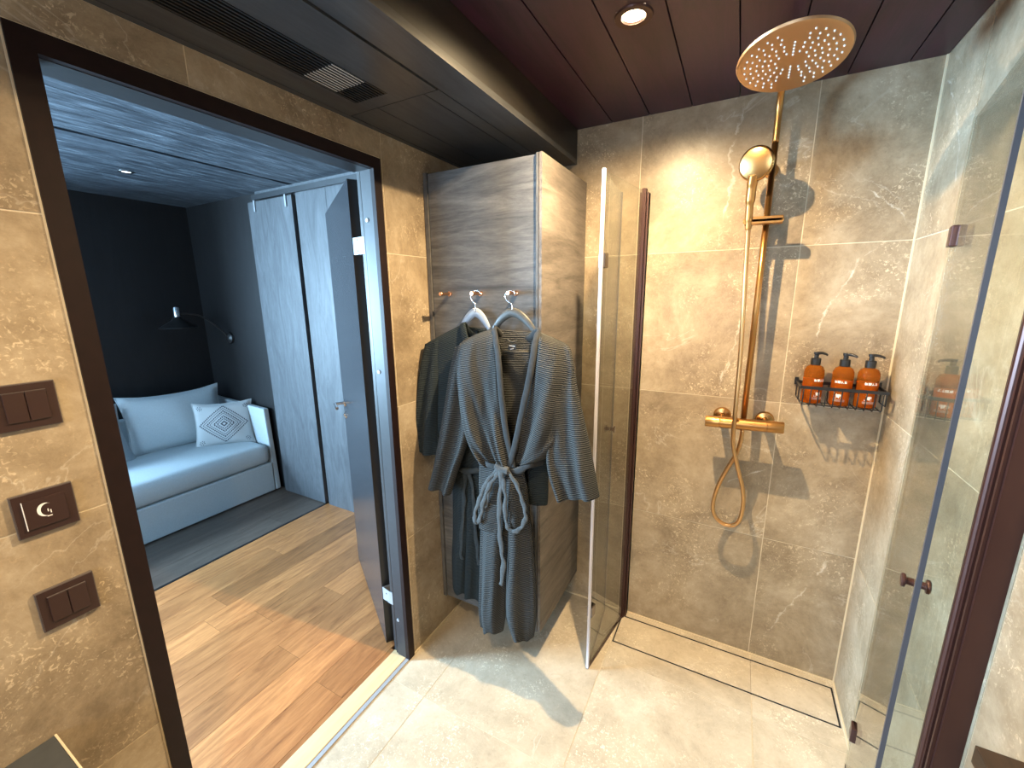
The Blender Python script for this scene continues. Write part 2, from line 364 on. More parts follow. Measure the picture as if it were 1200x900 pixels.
# ---------------------------------------------------------------- bathroom shell
W, YB, HC, HS = 1.68, 1.925, 2.333, 2.192
YK = -1.6                                    # wall behind the camera
G = .0016                                    # half joint
def tiles(root, axis, fixed, sgn, us, vs, mat, holes=(), u0=None, u1=None, v0=None, v1=None, th=.008, name='wall_tile', loc=None):
    # tiles on plane axis=fixed, facing sgn; joints recessed; holes cut with coplanar rectangles
    us = sorted(us); vs = sorted(vs)
    for i in range(len(us)-1):
        for j in range(len(vs)-1):
            R = [(us[i]+G, us[i+1]-G, vs[j]+G, vs[j+1]-G)]
            for (ha, hb, hc, hd) in holes:
                N = []
                for (a, b, c, d) in R:
                    if ha >= b or hb <= a or hc >= d or hd <= c: N.append((a, b, c, d)); continue
                    if ha > a: N.append((a, ha, c, d))
                    if hb < b: N.append((hb, b, c, d))
                    a2, b2 = max(a, ha), min(b, hb)
                    if hc > c: N.append((a2, b2, c, hc))
                    if hd < d: N.append((a2, b2, hd, d))
                R = N
            R = [r for r in R if r[1]-r[0] > .004 and r[3]-r[2] > .004]
            if not R: continue
            mb = MB()
            for (a, b, c, d) in R:
                f0, f1 = sorted((fixed, fixed - sgn*th))
                if axis == 'x': mb.box(f0, f1, a, b, c, d)
                elif axis == 'y': mb.box(a, b, f0, f1, c, d)
                else: mb.box(a, b, c, d, f0, f1)
            obj(name, mb, mat, root)
BK = .0012
DY0, DY1, DZ = .318, 1.203, 2.103            # door opening with its frame
wa = MB().box(-.09, -BK, YK, DY0, 0, 2.36).box(-.09, -BK, DY1, 2.0, 0, 2.36).box(-.09, -BK, DY0, DY1, DZ, 2.36)
wall_left = struct('wall_left', wa, m_grout, 'tiled wall with the doorway')
tiles(wall_left, 'x', 0, 1, [YK,-1.19,-.59,.01,.61,1.2155,1.815,YB], [0,.585,1.183,1.78,HS], m_tile, holes=[(DY0, DY1, -1, DZ)])
wb = MB().box(-.1, W+.1, YB+BK, YB+.1, 0, 2.40)
wall_back = struct('wall_back', wb, m_grout, 'tiled back wall of the shower')
tiles(wall_back, 'y', YB, -1, [0,.165,.765,1.362,W], [0,.588,1.190,1.790,2.36], m_tile_b)
wc = MB().box(W+BK, W+.1, YK, YB+.05, 0, 2.40)
wall_right = struct('wall_right', wc, m_grout, 'tiled right wall of the shower')
tiles(wall_right, 'x', W, -1, [YK,-1.36,-.76,-.16,.44,1.04,1.64,YB], [0,.583,1.188,1.790,2.36], m_tile_c)
wf = MB().box(-.1, .30, YK-.1, YK-BK, 0, 2.4).box(1.2, W+.1, YK-.1, YK-BK, 0, 2.4).box(.30, 1.2, YK-.1, YK-BK, 0, 1.1).box(.30, 1.2, YK-.1, YK-BK, 2.0, 2.4)
wall_front = struct('wall_front', wf, m_grout, 'tiled wall behind the camera')
tiles(wall_front, 'y', YK, 1, [0,.6,1.2,W], [0,.6,1.2,1.8,HC], m_tile, holes=[(.30, 1.2, 1.1, 2.0)])
# floor
fl = struct('floor', MB().box(-.005, W+.1, YK-.1, YB+.1, -.12, -BK), m_grout, 'stone tiled bathroom floor, downlight painted into its pale colour')
tiles(fl, 'z', 0, 1, [0,.18,.785], [YK,-1.34,-.74,-.14,.46,1.06,1.655,YB], m_floor, name='floor_tile')
tiles(fl, 'z', 0, 1, [.785,1.37,W], [YK,-1.4,-.8,-.2,.40,1.0,1.60,1.703], m_floor, name='floor_tile')
tiles(fl, 'z', 0, 1, [.785,1.37,W], [1.890,YB], m_floor, name='floor_tile')
tiles(fl, 'z', 0, 1, [.785,.7925], [1.703,1.890], m_floor, name='floor_tile')
tiles(fl, 'z', 0, 1, [1.668,W], [1.703,1.890], m_floor, name='floor_tile')
# linear drain: tile-filled cover over a dark channel
dr = empty('linear_drain', (1.23, 1.8, 0), 'long stone-filled linear shower drain cover along the back wall', 'drain')
part('channel', MB().box(.79, 1.67, 1.70, 1.892, -.0012, -.0009), m_black_gap, dr)
part('cover_tile', MB().box(.797, 1.3695, 1.7095, 1.8835, -.0008, -.0002), m_floor, dr)
part('cover_tile', MB().box(1.3705, 1.6625, 1.7095, 1.8835, -.0008, -.0002), m_floor, dr)
# pale sealant joints
def trim(n, mb, mat=None, label='pale sealant joint'): return struct('trim_%d' % n, mb, mat or m_seal, label)
trim(1, MB().box(.0, W, YB-.006, YB-.0001, .0002, .006)); trim(2, MB().box(W-.006, W-.0001, 1.1, YB-.006, .0002, .006))
trim(3, MB().box(W-.005, W-.0001, YB-.005, YB-.0001, .006, HC)); trim(4, MB().box(.0001, .006, DY1+.002, YB-.006, .0002, .006))
# ceiling boards
seams = [.483,.64,.792,.952,1.115,1.272,1.43,1.587,W]
cl = struct('ceiling', MB().box(-.1, W+.1, YK-.1, YB+.1, 2.42, 2.5), m_black_gap, 'dark boarded bathroom ceiling')
holes = [(lx, ly) for lx, ly, _ in DOWNLIGHTS]
for i in range(len(seams)-1):
    a, b = seams[i]+.002, seams[i+1]-.002
    mb = MB(); ys = sorted(ly for lx, ly in holes if a < lx+.04 and b > lx-.04); cur = YK
    hx = [lx for lx, ly in holes if a < lx+.04 and b > lx-.04]
    for ly in ys:
        lx = hx[0]; mb.box(a, b, cur, ly-.038, HC, HC+.012)
        if lx-.038 > a: mb.box(a, lx-.038, ly-.038, ly+.038, HC, HC+.012)
        if lx+.038 < b: mb.box(lx+.038, b, ly-.038, ly+.038, HC, HC+.012)
        cur = ly+.038
    mb.box(a, b, cur, YB, HC, HC+.012)
    obj('ceiling_board', mb, m_ceil, cl)
# downlights, recessed; each lamp carries its own light
m_lens = emit_mat('lit_lens', (1.0, .80, .50), 12)
LAB = ['lit warm recessed ceiling downlight in the dark boards before the shower', 'recessed ceiling downlight above the doorway side, behind the camera', 'recessed ceiling downlight furthest back in the room, behind the camera']
for (lx, ly, pw), lb in zip(DOWNLIGHTS, LAB):
    t = empty('ceiling_downlight', (lx, ly, HC), lb, 'ceiling light')
    part('trim_ring', MB().lathe([(.030, .004), (.0315, -.003), (.048, -.004), (.050, .0)], (lx, ly, HC), n=40), m_white if False else m_bronze, t, smooth=True)
    part('lamp_can', MB().lathe([(.044, .013), (.044, .078), (.0, .078)], (lx, ly, HC), n=32), m_steel, t, smooth=True)
    part('lens', MB().lathe([(.0, .003), (.030, .003)], (lx, ly, HC), n=32), m_lens, t)
    l = lamp('downlight_bulb', 'SPOT', (lx, ly, HC-.002), pw, WARM, .010, angle=math.radians(170), blend=.8)
# soffit
sof = empty('soffit', (.24, .1, HS), kind='structure', label='lowered black boxed ceiling over the doorway side')
def sp(name, mb, mat=None, **k): return part(name, mb, mat or m_soffit, sof, **k)
sp('soffit_core', MB().box(0, .470, YK, YB, HS+.02, 2.42), m_black_gap)
sp('soffit_board', MB().box(0, .022, YK, YB, HS-.001, HS+.02))
sp('soffit_board', MB().box(.025, .138, 1.070, YB, HS, HS+.02)); sp('soffit_board', MB().box(.141, .322, 1.070, YB, HS, HS+.02))
sp('soffit_board', MB().box(.325, .376, 1.070, YB, HS, HS+.02)); sp('soffit_board', MB().box(.379, .483, YK, YB, HS, HS+.02))
sp('fascia_board', MB().box(.471, .483, YK, YB, HS+.02, HC+.03), m_fascia); sp('corner_trim', MB().box(.4795, .4845, YK, YB, HS-.0015, HS+.004), m_steel if False else m_soffit)
# access panel with slatted grille
ap = empty('access_panel', (.2, .5, HS), 'black ceiling access panel with long slatted air grille over the doorway', 'ceiling vent')
GX0, GX1, GY0, GY1 = .112, .240, .16, 1.010
part('panel', MB().box(.028, GX0, -.2, 1.062, HS-.003, HS+.012).box(GX1, .374, -.2, 1.062, HS-.003, HS+.012).box(GX0, GX1, GY1, 1.062, HS-.003, HS+.012).box(GX0, GX1, -.2, GY0, HS-.003, HS+.012), m_soffit, ap)
for k in range(11):
    x = GX0 + .0058 + k*.01165
    part('slat', MB().box(x-.0026, x+.0026, GY0, GY1, HS-.003, HS+.008), m_black, ap)
part('filter_plate', MB().box(GX0, GX1, .832, .935, HS-.0012, HS+.002), m_white, ap, label='white plate behind the slats')
# ---------------------------------------------------------------- doorway
d1 = empty('door_1', (0, .76, 0), kind='structure', label='dark framed doorway with its anthracite door standing open into the bedroom')
def dp(name, mb, mat=m_frame, **k): return part(name, mb, mat, d1, **k)
dp('door_casing', MB().box(-.012, .006, .319, .357, 0, 2.063)); dp('door_casing', MB().box(-.012, .006, 1.166, 1.202, 0, 2.063)); dp('door_casing', MB().box(-.012, .006, .319, 1.202, 2.063, 2.102))
dp('pale_joint', MB().box(-.009, .0015, .3155, .3188, 0, 2.105).box(-.009, .0015, .3155, 1.2055, 2.1022, 2.1055).box(-.009, .0015, 1.2022, 1.2055, 0, 2.105), m_seal)
dp('door_jamb', MB().box(-.092, -.012, .319, .356, 0, 2.062), m_frame)
dp('door_jamb', MB().box(-.060, -.012, 1.166, 1.202, 0, 2.062).box(-.066, -.060, 1.170, 1.202, 0, 2.062).box(-.092, -.066, 1.178, 1.202, 0, 2.062), m_jamb)
dp('door_jamb', MB().box(-.092, -.012, .356, 1.166, 2.062, 2.102), m_jamb)
dp('seal_strip', MB().box(-.072, -.067, 1.1695, 1.178, 0.003, 2.06), m_black)
for z in (1.894, 1.331, .195):
    dp('screw_cap', MB().lathe([(0,.0035),(.007,.003),(.008,0)], (-.043, 1.166, z), (0,-1,0), 16), m_steel, smooth=True)
# open leaf
A = Vector((-.150, 1.183, 0)); Bv = Vector((-.785, 1.585, 0)); dd = (Bv-A).normalized(); nn = Vector((dd.y, -dd.x, 0)); 
if nn.y > 0: nn = -nn
c = (A+Bv)/2 - nn*.02
def lbox(s0, s1, o0, o1, z0, z1, mb=None):
    mb = mb or MB(); n0 = len(mb.v)
    q = [A+dd*s0+nn*o0, A+dd*s1+nn*o0, A+dd*s1+nn*o1, A+dd*s0+nn*o1]
    mb.v += [(p.x, p.y, z0) for p in q] + [(p.x, p.y, z1) for p in q]
    mb.f += [tuple(n0+i for i in f) for f in ((0,3,2,1),(4,5,6,7),(0,1,5,4),(1,2,6,5),(2,3,7,6),(3,0,4,7))]
    return mb
LL = (Bv-A).length
leaf = part('door_leaf', lbox(0, LL, -.0398, 0, .012, 2.052), m_leaf, d1)
def lp(name, mb, mat, **k): 
    o = obj(name, mb, mat, leaf, **k); return o
lp('leaf_edge', lbox(-.0015, 0, -.040, -.0002, .012, 2.052), m_black)
def lpt(s, o, z): p = A+dd*s+nn*o; return (p.x, p.y, z)
lp('handle', MB().lathe([(0,.007),(.022,.006),(.0235,0)], lpt(LL-.055, 0, 1.035), nn, 20).tube([lpt(LL-.055,.004,1.035), lpt(LL-.055,.045,1.035), lpt(LL-.060,.052,1.035), lpt(LL-.10,.054,1.035), lpt(LL-.165,.054,1.034)], .0085, 10), m_chrome, smooth=True)
lp('handle', MB().lathe([(0,.007),(.022,.006),(.0235,0)], lpt(LL-.055, -.04, 1.035), -nn, 20).tube([lpt(LL-.055,-.044,1.035), lpt(LL-.055,-.085,1.035), lpt(LL-.060,-.092,1.035), lpt(LL-.10,-.094,1.035), lpt(LL-.165,-.094,1.034)], .0085, 10), m_chrome, smooth=True)
lp('lock_rosette', MB().lathe([(0,.012),(.010,.012),(.0105,.006),(.022,.005),(.0235,0)], lpt(LL-.055, 0, .965), nn, 20), m_chrome, smooth=True)
lp('lock_rosette', MB().lathe([(0,.007),(.022,.006),(.0235,0)], lpt(LL-.055, -.04, .965), -nn, 20), m_chrome, smooth=True)
for z in (1.81, .285):
    h = MB(); p0 = Vector(lpt(.0, -.024, z)); p1 = Vector((-.088, 1.176, z))
    q = Vector(lpt(-.002, 0, z)); 
    h.bar(Vector(lpt(-.004, -.036, z)), Vector(lpt(-.004, -.002, z)), .003, .062)
    h.bar(Vector(lpt(-.004, -.004, z)), Vector((-.094, 1.1755, z)), .003, .062)
    h.bar(Vector((-.094, 1.1755, z)), Vector((-.068, 1.1755, z)), .003, .062)
    dp('hinge', h, m_steel)
    dp('hinge_screw', MB().lathe([(0,.002),(.004,.001)], (-.108, 1.170, z+.02), (0,-1,0), 10).lathe([(0,.002),(.004,.001)], (-.108, 1.170, z-.02), (0,-1,0), 10), m_black)
# threshold
th = struct('trim_5', MB().box(-.092, -.014, .357, 1.178, -.02, .006), m_threshold, 'pale wooden door threshold', bevel=.002)
struct('trim_6', MB().box(-.014, .004, .357, 1.166, -.02, .004), m_steel, 'white metal edge strip of the threshold')

# ---------------------------------------------------------------- bedroom
BX, BY, BH, BY0 = -3.05, 2.01, 2.379, -1.62
struct('wall_bedroom_back', MB().box(BX-.1, BX, BY0-.1, -1.20, -.1, BH+.1).box(BX-.1, BX, -.15, BY+.1, -.1, BH+.1).box(BX-.1, BX, -1.20, -.15, -.1, .85).box(BX-.1, BX, -1.20, -.15, 2.05, BH+.1), m_blackwall, 'black wall behind the sofa')
struct('wall_bedroom_right', MB().box(BX, -.09, BY, BY+.08, -.1, BH+.1), m_blackwall, 'black side wall beside the sofa')
struct('wall_bedroom_door', MB().box(-.115, -.092, BY0, .318, -.1, BH+.1).box(-.115, -.092, 1.203, BY, -.1, BH+.1).box(-.115, -.092, .318, 1.203, 2.104, BH+.1), m_blackwall, 'bedroom side of the doorway wall')
struct('wall_bedroom_front', MB().box(BX, -2.6, BY0-.1, BY0, -.1, BH+.1).box(-.4, -.09, BY0-.1, BY0, -.1, BH+.1).box(-2.6, -.4, BY0-.1, BY0, -.1, .45).box(-2.6, -.4, BY0-.1, BY0, 2.25, BH+.1), m_blackwall, 'bedroom window wall')
wn = empty('window_1', (-1.5, BY0, 1.35), kind='structure', label='bedroom window opposite the boarded side wall')
part('window_frame', MB().box(-2.6, -2.54, BY0-.08, BY0-.02, .45, 2.25).box(-.46, -.4, BY0-.08, BY0-.02, .45, 2.25).box(-2.54, -.46, BY0-.08, BY0-.02, .45, .51).box(-2.54, -.46, BY0-.08, BY0-.02, 2.19, 2.25).box(-1.53, -1.47, BY0-.08, BY0-.02, .51, 2.19), m_white, wn)
wn3 = empty('window_3', (BX, -.85, 1.45), kind='structure', label='second bedroom window, left of the sofa')
part('window_frame', MB().box(BX-.08, BX-.02, -1.20, -1.15, .85, 2.05).box(BX-.08, BX-.02, -.20, -.15, .85, 2.05).box(BX-.08, BX-.02, -1.15, -.20, .85, .90).box(BX-.08, BX-.02, -1.15, -.20, 2.0, 2.05), m_white, wn3)
wn2 = empty('window_2', (.75, YK, 1.5), kind='structure', label='small bathroom window behind the camera')
part('window_frame', MB().box(.30, .35, YK-.08, YK-.02, 1.1, 2.0).box(1.15, 1.2, YK-.08, YK-.02, 1.1, 2.0).box(.35, 1.15, YK-.08, YK-.02, 1.1, 1.15).box(.35, 1.15, YK-.08, YK-.02, 1.95, 2.0), m_white, wn2)
# bedroom ceiling boards (run along y); dark joint at x=-1.6
bc = struct('ceiling_bedroom', MB().box(BX-.1, -.09, BY0-.1, BY+.1, BH+.02, BH+.1), m_black_gap, 'brushed dark board ceiling of the bedroom')
xs = [-.118, -.36, -.60, -.845, -1.09, -1.335, -1.585, -1.615, -1.97, -2.33, -2.69, BX]
for a, b in zip(xs, xs[1:]):
    if abs(a-b) < .05: continue
    g = .0012
    obj('ceiling_board', MB().box(b+g, a-g, BY0, BY, BH, BH+.012), m_bedceil, bc)
# planks
bf = struct('floor_bedroom', MB().box(BX-.1, -.014, BY0-.1, BY+.1, -.12, -.0095), m_black_gap, 'oak plank floor of the bedroom')
def planks(x0, x1, n, mat, seed):
    r = random.Random(seed); w = (x1-x0)/n
    for i in range(n):
        y = BY0 - r.uniform(0, 1.0)
        while y < BY:
            L = r.uniform(.75, 1.5); a = max(y, BY0); b = min(y+L, BY)
            if b-a > .01: obj('floor_plank', MB().box(x0+i*w+.0006, x0+(i+1)*w-.0006, a+.0005, b-.0005, -.009, 0), mat, bf)
            y += L
planks(-1.588, -.118, 9, m_oak, 3); planks(-2.56, -1.609, 5, m_oakdark, 5)
obj('floor_plank', MB().box(BX, -2.562, BY0, BY, -.009, 0), m_oakdark, bf)
obj('floor_plank', MB().box(-.117, -.0925, BY0, .355, -.009, 0).box(-.117, -.0925, .357, 1.178, -.009, 0), m_oak, bf)
obj('joint_strip', MB().box(-1.608, -1.589, BY0, BY, -.009, .001), m_black, bf)
# side wall boards and sliding door
sd = empty('sliding_door', (-1.8, 1.99, 0), 'wooden sliding door, daylight painted into its blue-grey tone, hanging from a wall track', 'door')
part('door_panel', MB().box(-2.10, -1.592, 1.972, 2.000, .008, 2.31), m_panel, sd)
part('door_bracket', MB().box(-1.66, -1.645, 1.964, 1.972, 2.24, 2.335), m_steel, sd)
part('door_bracket', MB().box(-2.02, -2.005, 1.964, 1.972, 2.24, 2.335), m_steel, sd)
pw = struct('wall_panelling', MB().box(-1.57, -.12, 1.999, 2.009, 0, BH), m_black_gap, 'boards with daylight painted into their blue-grey tone at the end of the bedroom')
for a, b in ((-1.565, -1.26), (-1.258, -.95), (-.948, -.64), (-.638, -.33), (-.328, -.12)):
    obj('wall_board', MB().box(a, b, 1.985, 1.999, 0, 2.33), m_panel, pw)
tr = struct('trim_7', MB().box(-2.02, -.12, 1.955, 1.968, 2.318, 2.352), m_jamb, 'sliding door track')
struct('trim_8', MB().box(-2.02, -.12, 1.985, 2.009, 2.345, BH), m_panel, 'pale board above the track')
# sofa
sf = empty('sofa', (-2.6, 1.1, 0), 'pale blue-grey fabric sofa against the black bedroom wall', 'sofa')
part('base', MB().box(-3.0, -2.175, .12, 1.935, .012, .262), m_sofa, sf, bevel=.008)
def rbox(x0,x1,y0,y1,z0,z1,r,n=5,crown=0.0):
    # cushion: rounded box, crowned on top
    mb = MB(); NX = 24; NY = 36; NZ = 6; bm = {}
    import itertools
    def rp(x,y,z):
        cx = min(max(x, x0+r), x1-r); cy = min(max(y, y0+r), y1-r); cz = min(max(z, z0+r), z1-r)
        d = Vector((x-cx, y-cy, z-cz)); 
        p = Vector((cx,cy,cz)) + (d.normalized()*r if d.length > 1e-9 else d)
        if z > (z0+z1)/2: p.z += crown*(1-((2*x-x0-x1)/(x1-x0))**2)*(1-((2*y-y0-y1)/(y1-y0))**4)
        return p
    def lin(a,b,n): 
        # finer near the edges
        return [a+(b-a)*(.5-.5*math.cos(math.pi*i/n)) for i in range(n+1)]
    X, Y, Z = lin(x0,x1,NX), lin(y0,y1,NY), lin(z0,z1,NZ)
    def vid(i,j,k):
        if (i,j,k) not in bm: bm[(i,j,k)] = len(mb.v); mb.v.append(tuple(rp(X[i],Y[j],Z[k])))
        return bm[(i,j,k)]
    for i in range(NX):
        for j in range(NY):
            mb.f.append((vid(i,j,NZ),vid(i+1,j,NZ),vid(i+1,j+1,NZ),vid(i,j+1,NZ))); mb.f.append((vid(i,j,0),vid(i,j+1,0),vid(i+1,j+1,0),vid(i+1,j,0)))
    for i in range(NX):
        for k in range(NZ):
            mb.f.append((vid(i,0,k),vid(i+1,0,k),vid(i+1,0,k+1),vid(i,0,k+1))); mb.f.append((vid(i,NY,k),vid(i,NY,k+1),vid(i+1,NY,k+1),vid(i+1,NY,k)))
    for j in range(NY):
        for k in range(NZ):
            mb.f.append((vid(0,j,k),vid(0,j,k+1),vid(0,j+1,k+1),vid(0,j+1,k))); mb.f.append((vid(NX,j,k),vid(NX,j+1,k),vid(NX,j+1,k+1),vid(NX,j,k+1)))
    return mb
part('seat_cushion', rbox(-2.93, -2.165, .13, 1.93, .265, .425, .05, crown=.035), m_sofa, sf, smooth='all')
ar = MB(); 
for y0, y1 in ((1.938, 1.982), (.07, .115)):
    ar = MB(); n0 = 0
    for y in (y0, y1): ar.v += [(-2.172, y, .012), (-3.0, y, .012), (-3.0, y, .755), (-2.205, y, .72)]
    ar.f += [tuple(n0+i for i in f) for f in ((0,1,2,3),(7,6,5,4),(0,4,5,1),(1,5,6,2),(2,6,7,3),(3,7,4,0))]
    part('armrest', ar, m_sofa, sf, bevel=.008)
part('backrest', MB().box(-3.02, -2.94, .12, 1.935, .012, .70), m_sofa, sf, bevel=.01)

def pillow(name, w, h, t, mat, label, cat, loc, rot, group=None, ear=.045, sag=0.0):
    mb = MB(); NU = NV = 22; mb.uv = []
    for side in (1, -1):
        for j in range(NV+1):
            for i in range(NU+1):
                u = -1+2*i/NU; v = -1+2*j/NV
                e = (1-u*u)*(1-v*v); th = (max(e, 0)**.42)*t/2
                th += .006*math.sin(5*u+2*v+side)*e
                x = u*w/2*(1-.07*(1-v*v)*abs(u)) ; z = v*h/2*(1-.07*(1-u*u)*abs(v))
                x += ear*.5*math.copysign(max(abs(u)*abs(v)-.6, 0)*.6, u); z += ear*.5*math.copysign(max(abs(u)*abs(v)-.6, 0)*.9, v)
                z -= sag*(1-u*u)*max(v, 0)
                mb.v.append((x, -side*th, z)); mb.uv.append(((u+1)/2, (v+1)/2))
    n1 = (NU+1)*(NV+1)
    for s in (0, 1):
        for j in range(NV):
            for i in range(NU):
                a = s*n1+j*(NU+1)+i; q = (a, a+1, a+NU+2, a+NU+1); mb.f.append(q if s == 0 else q[::-1])
    o = obj(name, mb, mat, smooth='all'); tag(o, label, cat, group); o.location = loc; o.rotation_euler = rot
    # piping round the seam
    loop = []
    for k in range(NU): loop.append(mb.v[k])
    for k in range(NV): loop.append(mb.v[k*(NU+1)+NU])
    for k in range(NU): loop.append(mb.v[NV*(NU+1)+NU-k])
    for k in range(NV+1): loop.append(mb.v[(NV-k)*(NU+1)])
    obj('piping', MB().tube([(p[0], 0, p[2]) for p in loop], .004, 6), mat, o, smooth='all')
    return o
pillow('sofa_cushion', .66, .46, .15, m_sofa, 'large plain pale blue-grey back cushion in the middle of the sofa', 'cushion', (-2.775, 1.565, .665), (math.radians(-14), 0, math.radians(90-8)), 'plain cushions on the sofa', sag=.012)
pillow('sofa_cushion', .62, .44, .15, m_sofa, 'plain pale cushion at the left, half hidden by the door frame', 'cushion', (-2.70, .925, .645), (math.radians(-16), 0, math.radians(90+10)), 'plain cushions on the sofa', sag=.03)
pillow('scatter_cushion', .40, .36, .12, m_pat, 'small white cushion printed with black concentric diamonds', 'cushion', (-2.50, 1.775, .60), (math.radians(-16), math.radians(2), math.radians(90-28)))

# wall lamp
wl = empty('wall_lamp', (-2.66, 2.0, 1.285), 'black swing arm wall lamp with a wide cone shade above the sofa', 'lamp')
part('wall_plate', MB().lathe([(0,.03),(.035,.028),(.05,.018),(.052,0)], (-2.66, 2.009, 1.285), (0,-1,0), 28), m_black, wl, smooth=True)
part('arm', MB().tube(crom([(-2.66, 1.985, 1.30), (-2.68, 1.93, 1.38), (-2.72, 1.84, 1.475), (-2.75, 1.76, 1.50), (-2.77, 1.70, 1.50)], 6), .006, 8), m_black, wl, smooth='all')
part('shade', MB().lathe([(.026,.085),(.030,.075),(.045,.055),(.10,.02),(.128,.0),(.126,-.004),(.098,.016),(.043,.05),(.0,.055)], (-2.775, 1.69, 1.395), (0,0,1), 40), m_black, wl, smooth=True)
part('socket', MB().lathe([(0,.165),(.017,.162),(.021,.155),(.021,.08),(.0,.08)], (-2.775, 1.69, 1.395), (0,0,1), 24), m_chrome, wl, smooth=True, label='silvery lamp socket')
bl = empty('bedroom_downlight', (-2.17, 1.30, BH), 'tiny recessed spot in the bedroom ceiling', 'ceiling light')
part('trim_ring', MB().lathe([(.024,-.004),(.036,-.004),(.038,0)], (-2.17, 1.30, BH), n=24), m_black, bl, smooth=True)
part('lens', MB().lathe([(0,-.002),(.024,-.002)], (-2.17, 1.30, BH), n=24), emit_mat('small_lit_lens', (.85,.92,1), 1.2), bl)

# ---------------------------------------------------------------- wall-hung cabinet
cb = empty('wall_cabinet', (.265, 1.44, .15), 'tall grey oak cabinet hung between the doorway wall and the shower', 'cabinet')
part('carcass', MB().box(.004, .512, 1.452, 1.918, .152, 2.106), m_cab_edge, cb)
part('front_panel', MB().box(.0235, .5065, 1.442, 1.4525, .153, 2.104), m_cab, cb)
part('edge_stile', MB().box(.003, .021, 1.436, 1.4525, .150, 2.108), m_cab_edge, cb); part('edge_stile', MB().box(.5095, .5185, 1.436, 1.4525, .150, 2.108), m_cab_edge, cb)
part('side_panel', MB().box(.5215, .533, 1.436, 1.920, .150, 2.108), m_cab_side, cb)
part('plinth_shadow_board', MB().box(.02, .50, 1.50, 1.918, .13, .152), m_black, cb) if False else None
for i, x in enumerate((.112, .264, .424)):
    o = obj('wall_peg', MB().lathe([(0,.068),(.0075,.068),(.009,.066),(.009,.056),(.0068,.054),(.0068,.008),(.010,.007),(.010,0)], (x, 1.442, 1.629), (0,-1,0), 20), m_copper, smooth=True)
    tag(o, ['empty copper wall peg, leftmost of three on the grey cabinet', 'middle copper peg on the grey cabinet holding the pale hanger', 'rightmost copper peg on the grey cabinet holding the dark hanger'][i], 'hook')

# ---------------------------------------------------------------- shower doors
def quad_prism(p, q, th, z0, z1, mb=None):
    mb = mb or MB(); p = Vector((p[0], p[1], 0)); q = Vector((q[0], q[1], 0)); d = (q-p).normalized(); n = Vector((-d.y, d.x, 0))*th/2
    n0 = len(mb.v); c = [p-n, q-n, q+n, p+n]
    mb.v += [(a.x, a.y, z0) for a in c] + [(a.x, a.y, z1) for a in c]
    mb.f += [tuple(n0+i for i in f) for f in ((0,3,2,1),(4,5,6,7),(0,1,5,4),(1,2,6,5),(2,3,7,6),(3,0,4,7))]; return mb
def lerp(p, q, t): return (p[0]+(q[0]-p[0])*t, p[1]+(q[1]-p[1])*t)
def shower_door(label, hinge, fold, free, prof, knob_t, knob_z, clamps, strip_mat, wallplate):
    t = empty('shower_door', (fold[0], fold[1], 0), label, 'shower door')
    for nm, mb, mt in prof: part(nm, mb, mt, t)
    part('glass_pane', quad_prism(hinge, lerp(hinge, fold, .985), .006, .012, 2.035), m_glass, t)
    part('glass_pane', quad_prism(lerp(fold, free, .02), free, .006, .012, 2.035), m_glass, t)
    part('edge_seal', quad_prism(lerp(hinge, fold, .985), lerp(hinge, fold, 1.01), .010, .008, 2.04), strip_mat[0], t)
    part('edge_seal', quad_prism(lerp(fold, free, .99), lerp(fold, free, 1.012), strip_mat[2], .008, 2.04), strip_mat[1], t)
    part('bottom_seal', quad_prism(hinge, fold, .008, .002, .012).__class__() if False else quad_prism(hinge, fold, .008, .002, .012), m_bronze, t)
    part('bottom_seal', quad_prism(fold, free, .008, .002, .012), m_bronze, t)
    for z in clamps:
        part('hinge_clamp', quad_prism(lerp(hinge, fold, .90), lerp(hinge, fold, .985), .022, z-.026, z+.026), m_bronze if strip_mat[0] is not m_gasket else m_chrome_d, t, bevel=.003)
        part('hinge_clamp', quad_prism(lerp(fold, free, .02), lerp(fold, free, .11), .022, z-.026, z+.026), m_bronze if strip_mat[0] is not m_gasket else m_chrome_d, t, bevel=.003)
    k = lerp(fold, free, knob_t); d = Vector((free[0]-fold[0], free[1]-fold[1], 0)).normalized(); n = Vector((-d.y, d.x, 0))
    kb = MB()
    for sg in (1, -1):
        kb.lathe([(0,.003),(.0085,.003),(.008,.014),(.0085,.016),(.0145,.017),(.0155,.019),(.0155,.022),(.013,.024),(0,.024)], (k[0], k[1], knob_z), n*sg, 24)
    part('knob', kb, m_bronze, t, smooth=True)
    return t
m_chrome_d = metal_mat('dark_chrome', (.22,.20,.20), .2)
HL, FL_, EL = (.795, 1.886), (.735, 1.500), (.704, 1.870)
prL = [('wall_profile', MB().box(.782, .812, 1.898, YB-.0003, 0.001, 2.032).box(.778, .785, 1.880, YB-.0003, 0.001, 2.032).box(.806, .812, 1.890, YB-.0003, .001, 2.032), m_bronze),
       ('hinge_rail', MB().box(.786, .804, 1.874, 1.897, .001, 2.045).box(.790, .800, 1.868, 1.874, .001, 2.045), m_bronze)]
shower_door('left folded glass shower door beside the grey cabinet and robes', HL, FL_, EL, prL, .86, 1.015, (1.74, .288), (m_gasket, m_gasket_d, .008), None)
HR, FR, ER = (1.655, 1.100), (1.655, 1.545), (1.578, 1.110)
prR = [('wall_profile', MB().box(1.640, W-.0003, 1.050, 1.092, .001, 2.04).box(1.634, 1.640, 1.056, 1.062, .001, 2.04).box(1.634, 1.640, 1.072, 1.078, .001, 2.04), m_bronze),
       ('hinge_rail', MB().box(1.632, 1.672, 1.092, 1.100, .001, 2.045).tube([(1.636,1.086,.001),(1.636,1.086,2.045)], .008, 12), m_bronze)]
